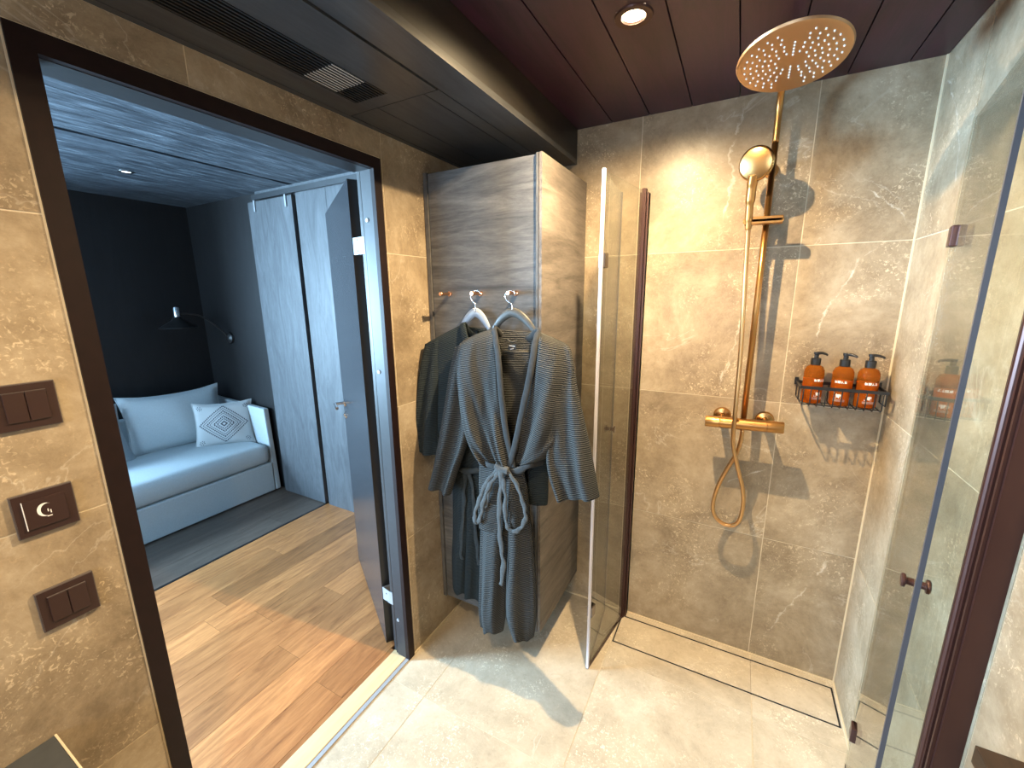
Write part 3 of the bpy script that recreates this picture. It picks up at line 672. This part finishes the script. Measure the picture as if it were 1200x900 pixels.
shower_door('right folded glass shower door lying open along the right wall', HR, FR, ER, prR, .94, .985, (1.757, .180), (m_glass, m_gasket_d, .009), None)
# ---------------------------------------------------------------- shower column
XB, YR = 1.237, 1.832
sh = empty('rain_shower', (XB, YB, 1.1), 'brushed copper rain shower column with large round head on the back wall', 'shower')
part('mixer_body', MB().lathe([(0,.0),(.021,.001),(.0225,.004),(.0225,.052),(.021,.053),(.021,.055),(.0225,.056),(.0225,.215),(.021,.216),(.021,.218),(.0225,.219),(.0225,.268),(.021,.272),(0,.273)], (1.101, 1.812, 1.110), (1, 0, .03), 36), m_brass, sh, smooth=True)
for x in (1.160, 1.315):
    part('wall_flange', MB().lathe([(.014,.11),(.014,.02),(.030,.016),(.034,.010),(.034,0)], (x, YB-.0003, 1.114), (0,-1,0), 32), m_brass_hi, sh, smooth=True)
riser = [(XB, YR, 1.118), (XB+.002, YR, 1.6), (XB+.004, YR, 2.13)] + crom([(XB+.004, YR, 2.13), (XB+.004, YR-.006, 2.235), (XB+.004, YR-.05, 2.285), (XB+.004, YR-.14, 2.292), (XB+.004, YR-.34, 2.285), (XB+.004, YR-.40, 2.265), (XB+.004, YR-.425, 2.225)], 8)
part('riser_pipe', MB().tube(riser, .0105, 16), m_brass, sh, smooth='all')
part('wall_bracket', MB().lathe([(.011,.09),(.011,.01),(.024,.008),(.024,0)], (XB+.004, YB-.0003, 2.06), (0,-1,0), 24), m_brass, sh, smooth=True)
# head, tilted
hc = Vector((1.243, 1.404, 2.200)); ax = Vector((0, -.20, -.98)).normalized()
part('shower_head', MB().lathe([(0,.0),(.118,.0),(.124,-.002),(.1265,-.007),(.122,-.011),(.04,-.016),(.022,-.022),(.018,-.04),(0,-.042)], hc, ax, 64), m_head, sh, smooth=True)
hx = Vector((1,0,0)); hy = ax.cross(hx).normalized()
noz = MB(); cnt = 0
rr = [.02,.031,.042,.053,.064,.075,.086,.097,.106]
def nozz(x, y): noz.lathe([(.0024,0),(.0020,.0028),(0,.003)], hc + hx*x + hy*y, ax, 6)
for sx in (-1, 1):
    for k in range(5): nozz(sx*.0, (.022+k*.0105)*1) if sx == 1 else nozz(0, -(.022+k*.0105))
    for (r, n_) in ((.030,5),(.044,7),(.058,9),(.072,10),(.086,11),(.100,12)):
        for q in range(n_):
            a = -1.25 + 2.5*q/(n_-1) + (.06 if int(r*1000) % 4 else 0)
            nozz(sx*(.006+r*math.cos(a)), r*math.sin(a)*.98)
nz = part('nozzles', noz, m_nozzle, sh, label='pale silicone nozzles'); nz['kind'] = 'stuff'
# slider, hand shower, hose
part('slider', MB().bar((1.170, 1.806, 1.874), (1.290, 1.806, 1.872), .028, .027).bar((1.165, 1.795, 1.874), (1.292, 1.795, 1.872), .006, .014), m_brass, sh, bevel=.004)
hs_ax = Vector((-.30, -.93, -.18)).normalized()
hsh = empty('hand_shower', (1.188, 1.78, 1.87), 'copper hand shower with round head clipped on the slide bracket', 'hand shower')
hp = Vector((1.187, 1.752, 2.052))
part('head', MB().lathe([(0,.0),(.048,.0),(.053,-.002),(.056,-.007),(.054,-.014),(.03,-.022),(0,-.024)], hp, hs_ax, 48), m_brass_hi, hsh, smooth=True)
part('handle', MB().tube(crom([(1.185, 1.768, 2.02), (1.183, 1.780, 1.985), (1.182, 1.790, 1.93), (1.184, 1.796, 1.868), (1.185, 1.797, 1.845)], 8), [.017]*8+[.0155]*8+[.0125]*8+[.0105]*9, 16), m_brass, hsh, smooth='all')
hose = [(1.185,1.797,1.85),(1.190,1.800,1.72),(1.195,1.800,1.60),(1.203,1.800,1.376),(1.205,1.788,1.20),(1.206,1.785,1.10),(1.211,1.79,1.03),(1.234,1.80,.94),(1.262,1.815,.84),(1.270,1.825,.76),(1.262,1.832,.69),(1.236,1.836,.660),(1.200,1.838,.662),(1.170,1.838,.69),(1.160,1.835,.74),(1.170,1.83,.82),(1.195,1.82,.905),(1.225,1.815,.985),(1.236,1.812,1.045),(1.237,1.812,1.09)]
part('hose', MB().tube(crom(hose, 8), .0078, 12), m_hose, hsh, smooth='all')

# ---------------------------------------------------------------- wire basket and bottles
bk = empty('wire_basket', (1.53, 1.86, 1.21), 'black wire shower basket on the back wall holding three amber bottles', 'basket')
bx0, bx1, byf, byb, bzt, bzb = 1.405, 1.655, 1.803, 1.916, 1.283, 1.215
part('rim', MB().bar((bx0, byf, bzt), (bx1, byf, bzt), .004, .011).bar((bx0, byb, bzt), (bx1, byb, bzt), .004, .011).bar((bx0+.002, byf, bzt), (bx0+.002, byb, bzt), .004, .008).bar((bx1-.002, byf, bzt), (bx1-.002, byb, bzt), .004, .008), m_black, bk)
for k in range(11):
    x = bx0 + .012 + k*(bx1-bx0-.024)/10
    part('wire', MB().tube([(x, byf, bzt-.002), (x, byf+.002, bzb+.006), (x, byf+.008, bzb), (x, byb-.008, bzb), (x, byb-.002, bzb+.006), (x, byb, bzt-.002)], .0019, 6), m_black, bk, smooth='all')
for x, s in ((bx0, -1), (bx1, 1)):
    part('end_loop', MB().tube([(x, byf+.02, bzt), (x+.0*s, byf+.02, bzt-.05), (x, byb-.025, bzt-.05), (x, byb-.025, bzt)], .0022, 6), m_black, bk)
    part('wall_hook', MB().box(x-.006, x+.006, byb+.001, YB-.0003, bzt-.012, bzt+.016), m_black, bk)
part('cross_wire', MB().tube([(bx0+.01, 1.84, bzb-.002), (bx1-.01, 1.84, bzb-.002)], .0019, 6).tube([(bx0+.01, 1.885, bzb-.002), (bx1-.01, 1.885, bzb-.002)], .0019, 6), m_black, bk)
def bottle(x, lab, first=None, level=.09, yaw=0):
    z = bzb+.002; y = 1.862; R = .0315
    if first is None:
        t = empty('pump_bottle', (0, 0, 0), lab, 'bottle', 'amber pump bottles in the wire basket')
        body = part('body', MB().lathe([(0,.0),(.028,.0),(.031,.003),(R,.010),(R,.112),(.0305,.124),(.025,.136),(.014,.142),(.0125,.150),(0,.150)], (0,0,0), (0,0,1), 36), m_amber, t, smooth=True)
        part('liquid', MB().lathe([(0,.003),(.0275,.003),(.0295,.01),(.0295,level),(0,level)], (0,0,0), (0,0,1), 32), m_liquid, t, smooth=True)
        part('pump_collar', MB().lathe([(.0,.143),(.0155,.143),(.0155,.166),(.013,.168),(0,.168)], (0,0,0), (0,0,1), 24), m_black, t, smooth=True)
        part('pump_head', MB().lathe([(.0075,.166),(.0075,.180),(.0095,.182),(.0095,.190),(0,.191)], (0,0,0), (0,0,1), 20).tube([(0,0,.186),(.018,-.004,.186),(.030,-.007,.182),(.034,-.008,.178)], [.0055,.005,.0042,.0035], 10), m_black, t, smooth=True)
        # printed label, a thin wrap standing just off the glass
        lb = MB(); lb.uv = []; n = 20; rr_ = R+.0004
        for i in range(n+1):
            a = math.radians(-150+120*i/n)
            for zz, vv in ((.018, 0), (.108, 1)): lb.v.append((rr_*math.cos(a), rr_*math.sin(a), zz)); lb.uv.append((i/n, vv))
        for i in range(n): lb.f.append((2*i, 2*i+2, 2*i+3, 2*i+1))
        part('printed_label', lb, m_print, t, smooth='all')
        t.location = (x, y, z); t.rotation_euler = (0, 0, yaw); return t
    t = first.copy(); C.objects.link(t); t['label'] = lab; t.location = (x, y, z); t.rotation_euler = (0, 0, yaw)
    for ch in first.children: cc = ch.copy(); C.objects.link(cc); cc.parent = t
    return t
b1 = bottle(1.449, 'leftmost of the three amber pump bottles in the wire basket', yaw=.5)
bottle(1.535, 'middle one of the three amber pump bottles in the wire basket', b1, yaw=-.35)
bottle(1.607, 'rightmost amber pump bottle in the wire basket, next to the corner', b1, yaw=.1)

# ---------------------------------------------------------------- switches
def switch(zc, yc, label, kind, w=.086, h=.088):
    t = empty('wall_switch', (0, yc, zc), label, 'switch')
    part('frame', MB().box(.0004, .0075, yc-w/2, yc+w/2, zc-h/2, zc+h/2), m_switch_e, t, bevel=.0012)
    part('frame_face', MB().box(.0075, .0088, yc-w/2+.002, yc+w/2-.002, zc-h/2+.002, zc+h/2-.002), m_switch, t)
    if kind == 2:
        for s in (-1, 1):
            a, b = (yc-.0285, yc-.0006) if s < 0 else (yc+.0006, yc+.0285)
            part('rocker', MB().box(.0088, .0125, a, b, zc-.028, zc+.028), m_switch, t, bevel=.001)
        part('rocker_highlight_edge', MB().box(.0088, .0128, yc-.0285, yc+.0285, zc+.0282, zc+.0292), m_switch_e, t)
    else:
        part('rocker', MB().box(.0088, .0120, yc-.029, yc+.029, zc-.029, zc+.029), m_switch, t, bevel=.001)
        part('rocker_highlight_edge', MB().box(.0088, .0124, yc-.0302, yc-.0292, zc-.029, zc+.029), m_white, t)
        sy = MB(); n = 14
        for i in range(n):
            a0 = math.radians(50+230*i/n); a1 = math.radians(50+230*(i+1)/n); r1 = .011; 
            def rw(a): return .011-.0042*math.sin((a-math.radians(50))/math.radians(230)*math.pi)
            sy.poly([(.0122, yc-.002+r1*math.cos(a0), zc+.004+r1*1.25*math.sin(a0)), (.0122, yc-.002+r1*math.cos(a1), zc+.004+r1*1.25*math.sin(a1)), (.0122, yc-.001+rw(a1)*math.cos(a1), zc+.004+rw(a1)*1.25*math.sin(a1)), (.0122, yc-.001+rw(a0)*math.cos(a0), zc+.004+rw(a0)*1.25*math.sin(a0))][::-1])
        sy.box(.0120, .0123, yc+.001, yc+.0025, zc-.002, zc+.004).box(.0120, .0123, yc+.0045, yc+.006, zc-.006, zc+.001).box(.0120, .0123, yc-.001, yc+.006, zc-.012, zc-.010)
        part('symbol', sy, m_white, t, label='white curved symbol')
    return t
switch(1.4235, .2335, 'dark brown double rocker switch, topmost of three left of the doorway', 2)
switch(1.2125, .2235, 'dark brown switch with white curved symbol, middle of three left of the doorway', 1)
switch(1.0065, .2220, 'dark brown double rocker switch, lowest of three left of the doorway', 2)
# counters whose corners just enter the frame
ct = empty('vanity_counter', (.25, -.4, 0), 'dark countertop corner below the switches at the bottom left', 'counter')
part('countertop', MB().box(.001, .50, -.9, .155, .705, .730), m_counter, ct, bevel=.002); part('sealant_edge', MB().box(.001, .50, .155, .1585, .722, .7305), m_seal, ct)
part('cabinet_body', MB().box(.001, .47, -.88, .13, .25, .705), m_cab_edge, ct)
rc = empty('side_shelf', (1.63, .3, 0), 'dark walnut shelf corner at the bottom right wall', 'shelf')
part('shelf_board', MB().box(1.583, W-.0005, -.4, .825, .866, .90), m_walnut, rc, bevel=.001)
for y in (-.2, .5): part('bracket', MB().box(1.60, W-.0005, y, y+.02, .80, .866), m_black, rc)

# ---------------------------------------------------------------- bathrobes
ROBE = {
'f_back': [(0.359,1.493,0.546,1.486,1.381,0.005),(0.31,1.459,0.599,1.464,1.378,0.011),(0.274,1.343,0.624,1.368,1.366,0.012),(0.262,1.166,0.615,1.21,1.362,0.012),(0.296,1.027,0.578,1.074,1.354,0.012),(0.315,0.941,0.525,0.981,1.346,0.012)],
'f_left': [(0.237,1.454,0.368,1.501,1.366,0.009),(0.224,1.426,0.396,1.47,1.331,0.019),(0.222,1.348,0.416,1.387,1.311,0.023),(0.239,1.248,0.427,1.306,1.303,0.025),(0.258,1.146,0.442,1.22,1.3,0.026),(0.289,1.064,0.459,1.125,1.292,0.026),(0.329,1.002,0.479,1.029,1.288,0.023),(0.368,0.97,0.485,0.982,1.288,0.016)],
'f_right': [(0.553,1.494,0.636,1.461,1.366,0.009),(0.56,1.467,0.688,1.443,1.331,0.019),(0.558,1.388,0.713,1.369,1.307,0.023),(0.545,1.305,0.712,1.273,1.3,0.025),(0.528,1.216,0.696,1.17,1.292,0.026),(0.508,1.124,0.667,1.098,1.288,0.026),(0.486,1.047,0.621,1.045,1.288,0.023),(0.474,0.983,0.56,1.027,1.288,0.014)],
'f_sl': [(0.2,1.423,0.29,1.448,1.346,0.018),(0.177,1.32,0.296,1.33,1.331,0.026),(0.15,1.18,0.288,1.179,1.323,0.03),(0.116,1.029,0.264,1.035,1.315,0.03),(0.087,0.9,0.222,0.919,1.307,0.028),(0.066,0.818,0.18,0.8,1.303,0.026)],
'f_sr': [(0.592,1.464,0.672,1.452,1.346,0.018),(0.62,1.375,0.707,1.381,1.323,0.026),(0.63,1.272,0.733,1.283,1.307,0.03),(0.628,1.164,0.763,1.184,1.3,0.032),(0.626,1.07,0.789,1.093,1.292,0.032),(0.64,0.991,0.808,1.023,1.284,0.03),(0.673,0.901,0.824,0.953,1.28,0.026)],
'f_kl': [(0.324,0.964,0.464,0.977,1.307,0.016),(0.318,0.862,0.468,0.888,1.311,0.026),(0.323,0.749,0.471,0.78,1.311,0.03),(0.314,0.59,0.454,0.632,1.311,0.032),(0.305,0.423,0.44,0.471,1.311,0.032),(0.298,0.275,0.431,0.324,1.307,0.03),(0.304,0.19,0.417,0.221,1.307,0.023)],
'f_kr': [(0.42,0.97,0.517,0.993,1.303,0.016),(0.442,0.893,0.535,0.913,1.303,0.026),(0.454,0.789,0.547,0.813,1.3,0.03),(0.458,0.643,0.564,0.675,1.296,0.032),(0.451,0.488,0.577,0.532,1.292,0.032),(0.448,0.326,0.581,0.372,1.292,0.03),(0.479,0.227,0.57,0.259,1.292,0.021)],
'f_colL': [(0.453,1.378,1.455),(0.404,1.374,1.466),(0.376,1.358,1.499),(0.402,1.319,1.462),(0.428,1.292,1.391),(0.44,1.28,1.312),(0.452,1.275,1.218),(0.468,1.27,1.123),(0.486,1.268,1.047),(0.495,1.27,0.994)],
'f_colR': [(0.453,1.378,1.455),(0.509,1.374,1.464),(0.554,1.358,1.495),(0.564,1.315,1.457),(0.564,1.288,1.382),(0.552,1.278,1.304),(0.535,1.27,1.217),(0.516,1.267,1.125),(0.498,1.265,1.05),(0.478,1.268,0.992)],
'f_beltR': [(0.451,1.264,0.988),(0.509,1.264,0.986),(0.565,1.264,1.017),(0.599,1.307,1.024)],
'f_beltL': [(0.451,1.264,0.988),(0.398,1.264,0.988),(0.32,1.307,0.971)],
'f_knot': [(0.429,1.257,0.997),(0.455,1.257,0.988),(0.484,1.257,0.984)],
'f_loop1': [(0.457,1.253,0.994),(0.493,1.253,0.974),(0.525,1.253,0.926),(0.546,1.253,0.87),(0.556,1.253,0.817),(0.538,1.253,0.77),(0.509,1.253,0.745),(0.48,1.253,0.754),(0.469,1.253,0.802),(0.47,1.253,0.886),(0.46,1.253,0.953),(0.454,1.253,0.986)],
'f_loop2': [(0.455,1.257,0.992),(0.409,1.257,0.948),(0.373,1.257,0.891),(0.348,1.257,0.827),(0.326,1.257,0.762),(0.333,1.257,0.73),(0.354,1.257,0.762),(0.368,1.257,0.824),(0.393,1.257,0.895),(0.424,1.257,0.944),(0.451,1.257,0.977)],
'f_loop3': [(0.445,1.261,0.988),(0.414,1.261,0.933),(0.394,1.261,0.879),(0.381,1.261,0.826),(0.368,1.261,0.801)],
'f_tail': [(0.457,1.253,0.987),(0.448,1.253,0.881),(0.442,1.253,0.773),(0.448,1.253,0.665),(0.458,1.253,0.585),(0.445,1.253,0.489)],
'f_label': [(0.449,1.345,1.448),(0.498,1.345,1.432)],
'f_hook': [(0.436,1.385,1.559),(0.436,1.385,1.587),(0.414,1.385,1.603),(0.407,1.385,1.621),(0.422,1.385,1.637),(0.44,1.385,1.636),(0.451,1.385,1.624)],
'f_arms': [(0.346,1.389,1.486),(0.385,1.389,1.532),(0.433,1.389,1.558),(0.483,1.389,1.537),(0.536,1.389,1.482)],
'f_bar': [(0.378,1.366,1.414),(0.523,1.366,1.421)],
'r_left': [(0.015,1.424,0.201,1.508,1.397,0.009),(0.009,1.395,0.22,1.458,1.385,0.018),(0.013,1.285,0.241,1.339,1.378,0.021),(0.032,1.173,0.264,1.2,1.374,0.023),(0.061,1.062,0.279,1.075,1.37,0.025),(0.119,0.955,0.303,0.957,1.366,0.019),(0.158,0.89,0.307,0.904,1.37,0.014)],
'r_right': [(0.319,1.49,0.466,1.456,1.409,0.009),(0.301,1.373,0.511,1.353,1.413,0.012),(0.284,1.193,0.53,1.186,1.413,0.012),(0.245,0.89,0.512,0.953,1.413,0.012)],
'r_back': [(0.177,1.499,0.313,1.489,1.424,0.005),(0.121,1.323,0.412,1.344,1.424,0.007),(0.112,1.132,0.449,1.174,1.424,0.007),(0.149,0.88,0.41,0.931,1.421,0.007)],
'r_sl': [(0.022,1.422,0.1,1.444,1.378,0.018),(-0.002,1.301,0.104,1.295,1.362,0.026),(-0.019,1.135,0.097,1.131,1.346,0.03),(-0.037,1.009,0.092,1.018,1.339,0.028),(-0.043,0.949,0.096,0.95,1.335,0.025)],
'r_sr': [(0.502,1.124,0.581,1.135,1.378,0.018),(0.502,0.989,0.596,0.989,1.362,0.025),(0.5,0.882,0.599,0.876,1.358,0.026),(0.511,0.826,0.596,0.825,1.358,0.021)],
'r_kl': [(0.127,0.869,0.245,0.885,1.385,0.014),(0.123,0.744,0.239,0.762,1.389,0.021),(0.115,0.571,0.228,0.595,1.389,0.025),(0.101,0.39,0.208,0.416,1.389,0.025),(0.1,0.261,0.193,0.254,1.389,0.019)],
'r_kr': [(0.203,0.878,0.391,0.916,1.381,0.012),(0.204,0.766,0.397,0.803,1.381,0.019),(0.197,0.598,0.403,0.648,1.381,0.023),(0.188,0.426,0.395,0.485,1.378,0.023),(0.176,0.247,0.374,0.291,1.378,0.019)],
'r_col': [(0.266,1.409,1.468),(0.224,1.405,1.481),(0.206,1.389,1.509),(0.233,1.366,1.457),(0.252,1.358,1.377),(0.268,1.353,1.275),(0.282,1.35,1.172),(0.301,1.346,1.031),(0.309,1.354,0.925)],
'r_belt': [(0.154,1.37,0.897),(0.221,1.35,0.894),(0.278,1.35,0.909),(0.324,1.37,0.915)],
'r_tail1': [(0.22,1.358,0.891),(0.207,1.358,0.797),(0.199,1.358,0.694),(0.178,1.358,0.521),(0.18,1.358,0.457)],
'r_tail2': [(0.236,1.354,0.895),(0.258,1.354,0.791),(0.258,1.354,0.671),(0.268,1.354,0.551),(0.274,1.354,0.46)],
'r_hook': [(0.272,1.385,1.557),(0.273,1.385,1.587),(0.258,1.385,1.603),(0.254,1.385,1.623),(0.271,1.385,1.639),(0.29,1.385,1.638),(0.302,1.385,1.625)],
'r_arms': [(0.193,1.401,1.494),(0.224,1.401,1.532),(0.262,1.401,1.556),(0.297,1.401,1.533),(0.327,1.401,1.488)],
}

def loft(rows, nu=56, per=9, folds=0.012, fr=3.0, ph=0.0, amp0=.25, hemwave=.0, twist=.6, knee=None):
    """rows: (xa,za,xb,zb,y,t) -> closed shell; u across, v down. returns MB with uv in metres"""
    R = crom(rows, per); mb = MB(); mb.uv = []; n = len(R); vlen = 0; pc = None; rnd = random.Random(int(ph*100)+7)
    ks = [(rnd.uniform(.7, 1.5), rnd.uniform(0, 6.28)) for _ in range(4)]
    for i, (xa, za, xb, zb, y, t) in enumerate(R):
        f = i/(n-1); A_ = Vector((xa, y, za)); B_ = Vector((xb, y, zb)); cen = (A_+B_)/2
        if pc is not None: vlen += (cen-pc).length
        pc = cen; wd_ = (B_-A_).length
        am = folds*(amp0+(1-amp0)*math.sin(min(f*1.15, 1)*math.pi/2))
        if knee: am *= (1-.75*math.exp(-((f-knee)/.14)**2))
        for k in range(2*nu):
            front = k < nu
            s = (k/(nu-1)) if front else 1-((k-nu)/(nu-1))
            e = math.sqrt(max(0, 1-(2*s-1)**2))
            q = A_.lerp(B_, s)
            w = math.sin(fr*math.pi*2*s*ks[0][0] + ph + twist*3*f) + .42*math.sin(fr*1.7*math.pi*2*s*ks[1][0] + ks[1][1] - twist*4*f)*(.4+.6*math.sin(3.1*f+ks[2][1])) + .13*math.sin(fr*3.1*2*math.pi*s + ks[2][1] + 9*f)*math.sin(7*f+ks[3][1])
            w = math.copysign(abs(w)**.8, w)
            edge = min(1, s*8, (1-s)*8)
            dy = (-t*e**.7 if front else t*.8*e**.7) + am*w*(.45+.55*edge)*(1 if front else .8)*.6
            dz = hemwave*math.sin(ks[3][0]*5*s*2+ks[3][1])*max(0, f-.8)*5
            mb.v.append((q.x, q.y+dy, q.z+dz)); mb.uv.append((s*wd_, vlen))
    m = 2*nu
    for i in range(n-1):
        for k in range(m):
            k2 = (k+1) % m; mb.f.append((i*m+k, (i+1)*m+k, (i+1)*m+k2, i*m+k2))
    mb.f.append(tuple(range(m))); mb.f.append(tuple((n-1)*m+k for k in range(m))[::-1]); return mb
def band(pts, w, flat=.3, n=6, seg=12, up=(0,1,0)):
    P_ = crom(pts, n); A0 = 1.0 if w < .0121 else .22; P_ = [(p[0]+A0*.0018*math.sin(i*1.3+w*900), p[1]+A0*.0016*math.sin(i*.9+w*500), p[2]) for i, p in enumerate(P_)]; w = [w*(1+.22*math.sin(i*.8+w*700)) for i in range(len(P_))] if w < .0121 else w; mb = MB().tube(P_, w, seg, flat=flat, up=up); mb.uv = []
    L = 0
    for i, p in enumerate(P_):
        if i: L += (Vector(p)-Vector(P_[i-1])).length
        for k in range(seg): mb.uv.append((k/seg*.03, L))
    return mb
def robe(pre, label, mats, specs, bands):
    t = empty('bathrobe', (specs['_x'], 1.38, .12), label, 'bathrobe', 'bathrobes hanging on the cabinet')
    for nm, key, kw in specs['parts']: part(nm, loft(ROBE[pre+key], **kw), mats[0], t, smooth='all')
    for nm, key, w, fl_, mt in bands: part(nm, band(ROBE[pre+key], w, fl_), mt, t, smooth='all')
    return t
fr_ = robe('f_', 'charcoal ribbed bathrobe in front, tied with a looped belt on the dark hanger', (m_rib_f,), {'_x': .42, 'parts': [
    ('back_panel', 'back', dict(folds=.010, fr=1.6, ph=.4)), ('front_panel', 'left', dict(folds=.028, fr=1.5, ph=1.3, twist=1.3)), ('front_panel', 'right', dict(folds=.026, fr=1.4, ph=2.6, twist=-1.2)),
    ('sleeve', 'sl', dict(folds=.026, fr=1.1, ph=.7)), ('sleeve', 'sr', dict(folds=.026, fr=1.2, ph=3.9)),
    ('skirt_panel', 'kl', dict(folds=.022, fr=.9, ph=.2, hemwave=.008, twist=.3)), ('skirt_panel', 'kr', dict(folds=.022, fr=.9, ph=2.0, hemwave=.008, twist=.3))]},
    [('collar', 'colL', .0125, .4, m_band), ('collar', 'colR', .0125, .4, m_band), ('belt', 'beltR', .011, .4, m_band), ('belt', 'beltL', .011, .4, m_band),
     ('belt_knot', 'knot', .015, .8, m_belt), ('belt_loop', 'loop1', .0085, .35, m_belt), ('belt_loop', 'loop2', .0085, .35, m_belt), ('belt_loop', 'loop3', .008, .4, m_belt), ('belt_tail', 'tail', .010, .3, m_belt)])
pk = ROBE['f_kl'][1]; px0, px1, pz, py = pk[0]+.012, pk[2]-.02, pk[1]-.045, pk[4]-.036
part('pocket', loft([(px0, pz, px1, pz+.004, py, .006), (px0+.002, pz-.06, px1, pz-.06, py-.001, .006), (px0+.004, pz-.12, px1-.002, pz-.118, py, .006)], folds=.004, fr=1.0, ph=.3), m_rib_f, fr_, smooth='all')
la, lb_ = ROBE['f_label']
part('neck_label', MB().box(la[0]-.012, la[0]+.020, 1.352, 1.3535, la[2]-.034, la[2]-.004), m_black, fr_)
part('label_mark', MB().bar((la[0]-.008, 1.351, la[2]-.006-.004), (la[0]+.016, 1.351, la[2]-.006-.006), .001, .005).bar((la[0]-.004, 1.351, la[2]-.006-.018), (la[0]+.010, 1.351, la[2]-.006-.014), .001, .004), m_white, fr_)
part('hanging_loop', MB().tube(crom([(la[0]-.014, 1.350, la[2]+.012), (la[0]+.005, 1.346, la[2]+.004), (la[0]+.026, 1.350, la[2]+.010)], 6), .003, 8), m_belt, fr_, smooth='all')
rr_ = robe('r_', 'dark teal bathrobe behind the front robe, on the pale hanger nearest the doorway', (m_rib_r,), {'_x': .22, 'parts': [
    ('back_panel', 'back', dict(folds=.006, fr=1.5, ph=.9)), ('front_panel', 'left', dict(folds=.014, fr=1.3, ph=.9, twist=1.1)), ('front_panel', 'right', dict(folds=.008, fr=1.3, ph=2.9)),
    ('sleeve', 'sl', dict(folds=.016, fr=1.1, ph=2.7)), ('sleeve', 'sr', dict(folds=.012, fr=1.0, ph=.9)),
    ('skirt_panel', 'kl', dict(folds=.016, fr=1.2, ph=.6, hemwave=.006)), ('skirt_panel', 'kr', dict(folds=.016, fr=1.4, ph=1.7, hemwave=.006))]},
    [('collar', 'col', .016, .35, m_rib_r), ('belt', 'belt', .013, .45, m_band_r), ('belt_tail', 'tail1', .010, .4, m_band_r), ('belt_tail', 'tail2', .010, .4, m_band_r)])
# hangers
def hanger(pre, mat, label):
    t = empty('coat_hanger', tuple(ROBE[pre+'hook'][0]), label, 'hanger')
    part('hook', MB().tube(crom(ROBE[pre+'hook'], 6), .0022, 8), m_chrome, t, smooth='all')
    a = crom(ROBE[pre+'arms'], 8); n = len(a); part('shoulders', MB().tube(a, [.006+.012*math.sin(math.pi*min(1, max(0, i/(n-1))))**.7 for i in range(n)], 14, flat=.45, up=(0,1,0)), mat, t, smooth='all')
    return t
h1 = hanger('f_', m_hang_d, 'dark grey wooden coat hanger holding the front charcoal bathrobe')
part('trouser_bar', MB().tube([(p[0], 1.345, p[2]) for p in ROBE['f_bar']], .0032, 10), m_hang_d, h1, smooth='all')
hanger('r_', m_hang_l, 'pale blue-grey coat hanger holding the rear teal bathrobe')
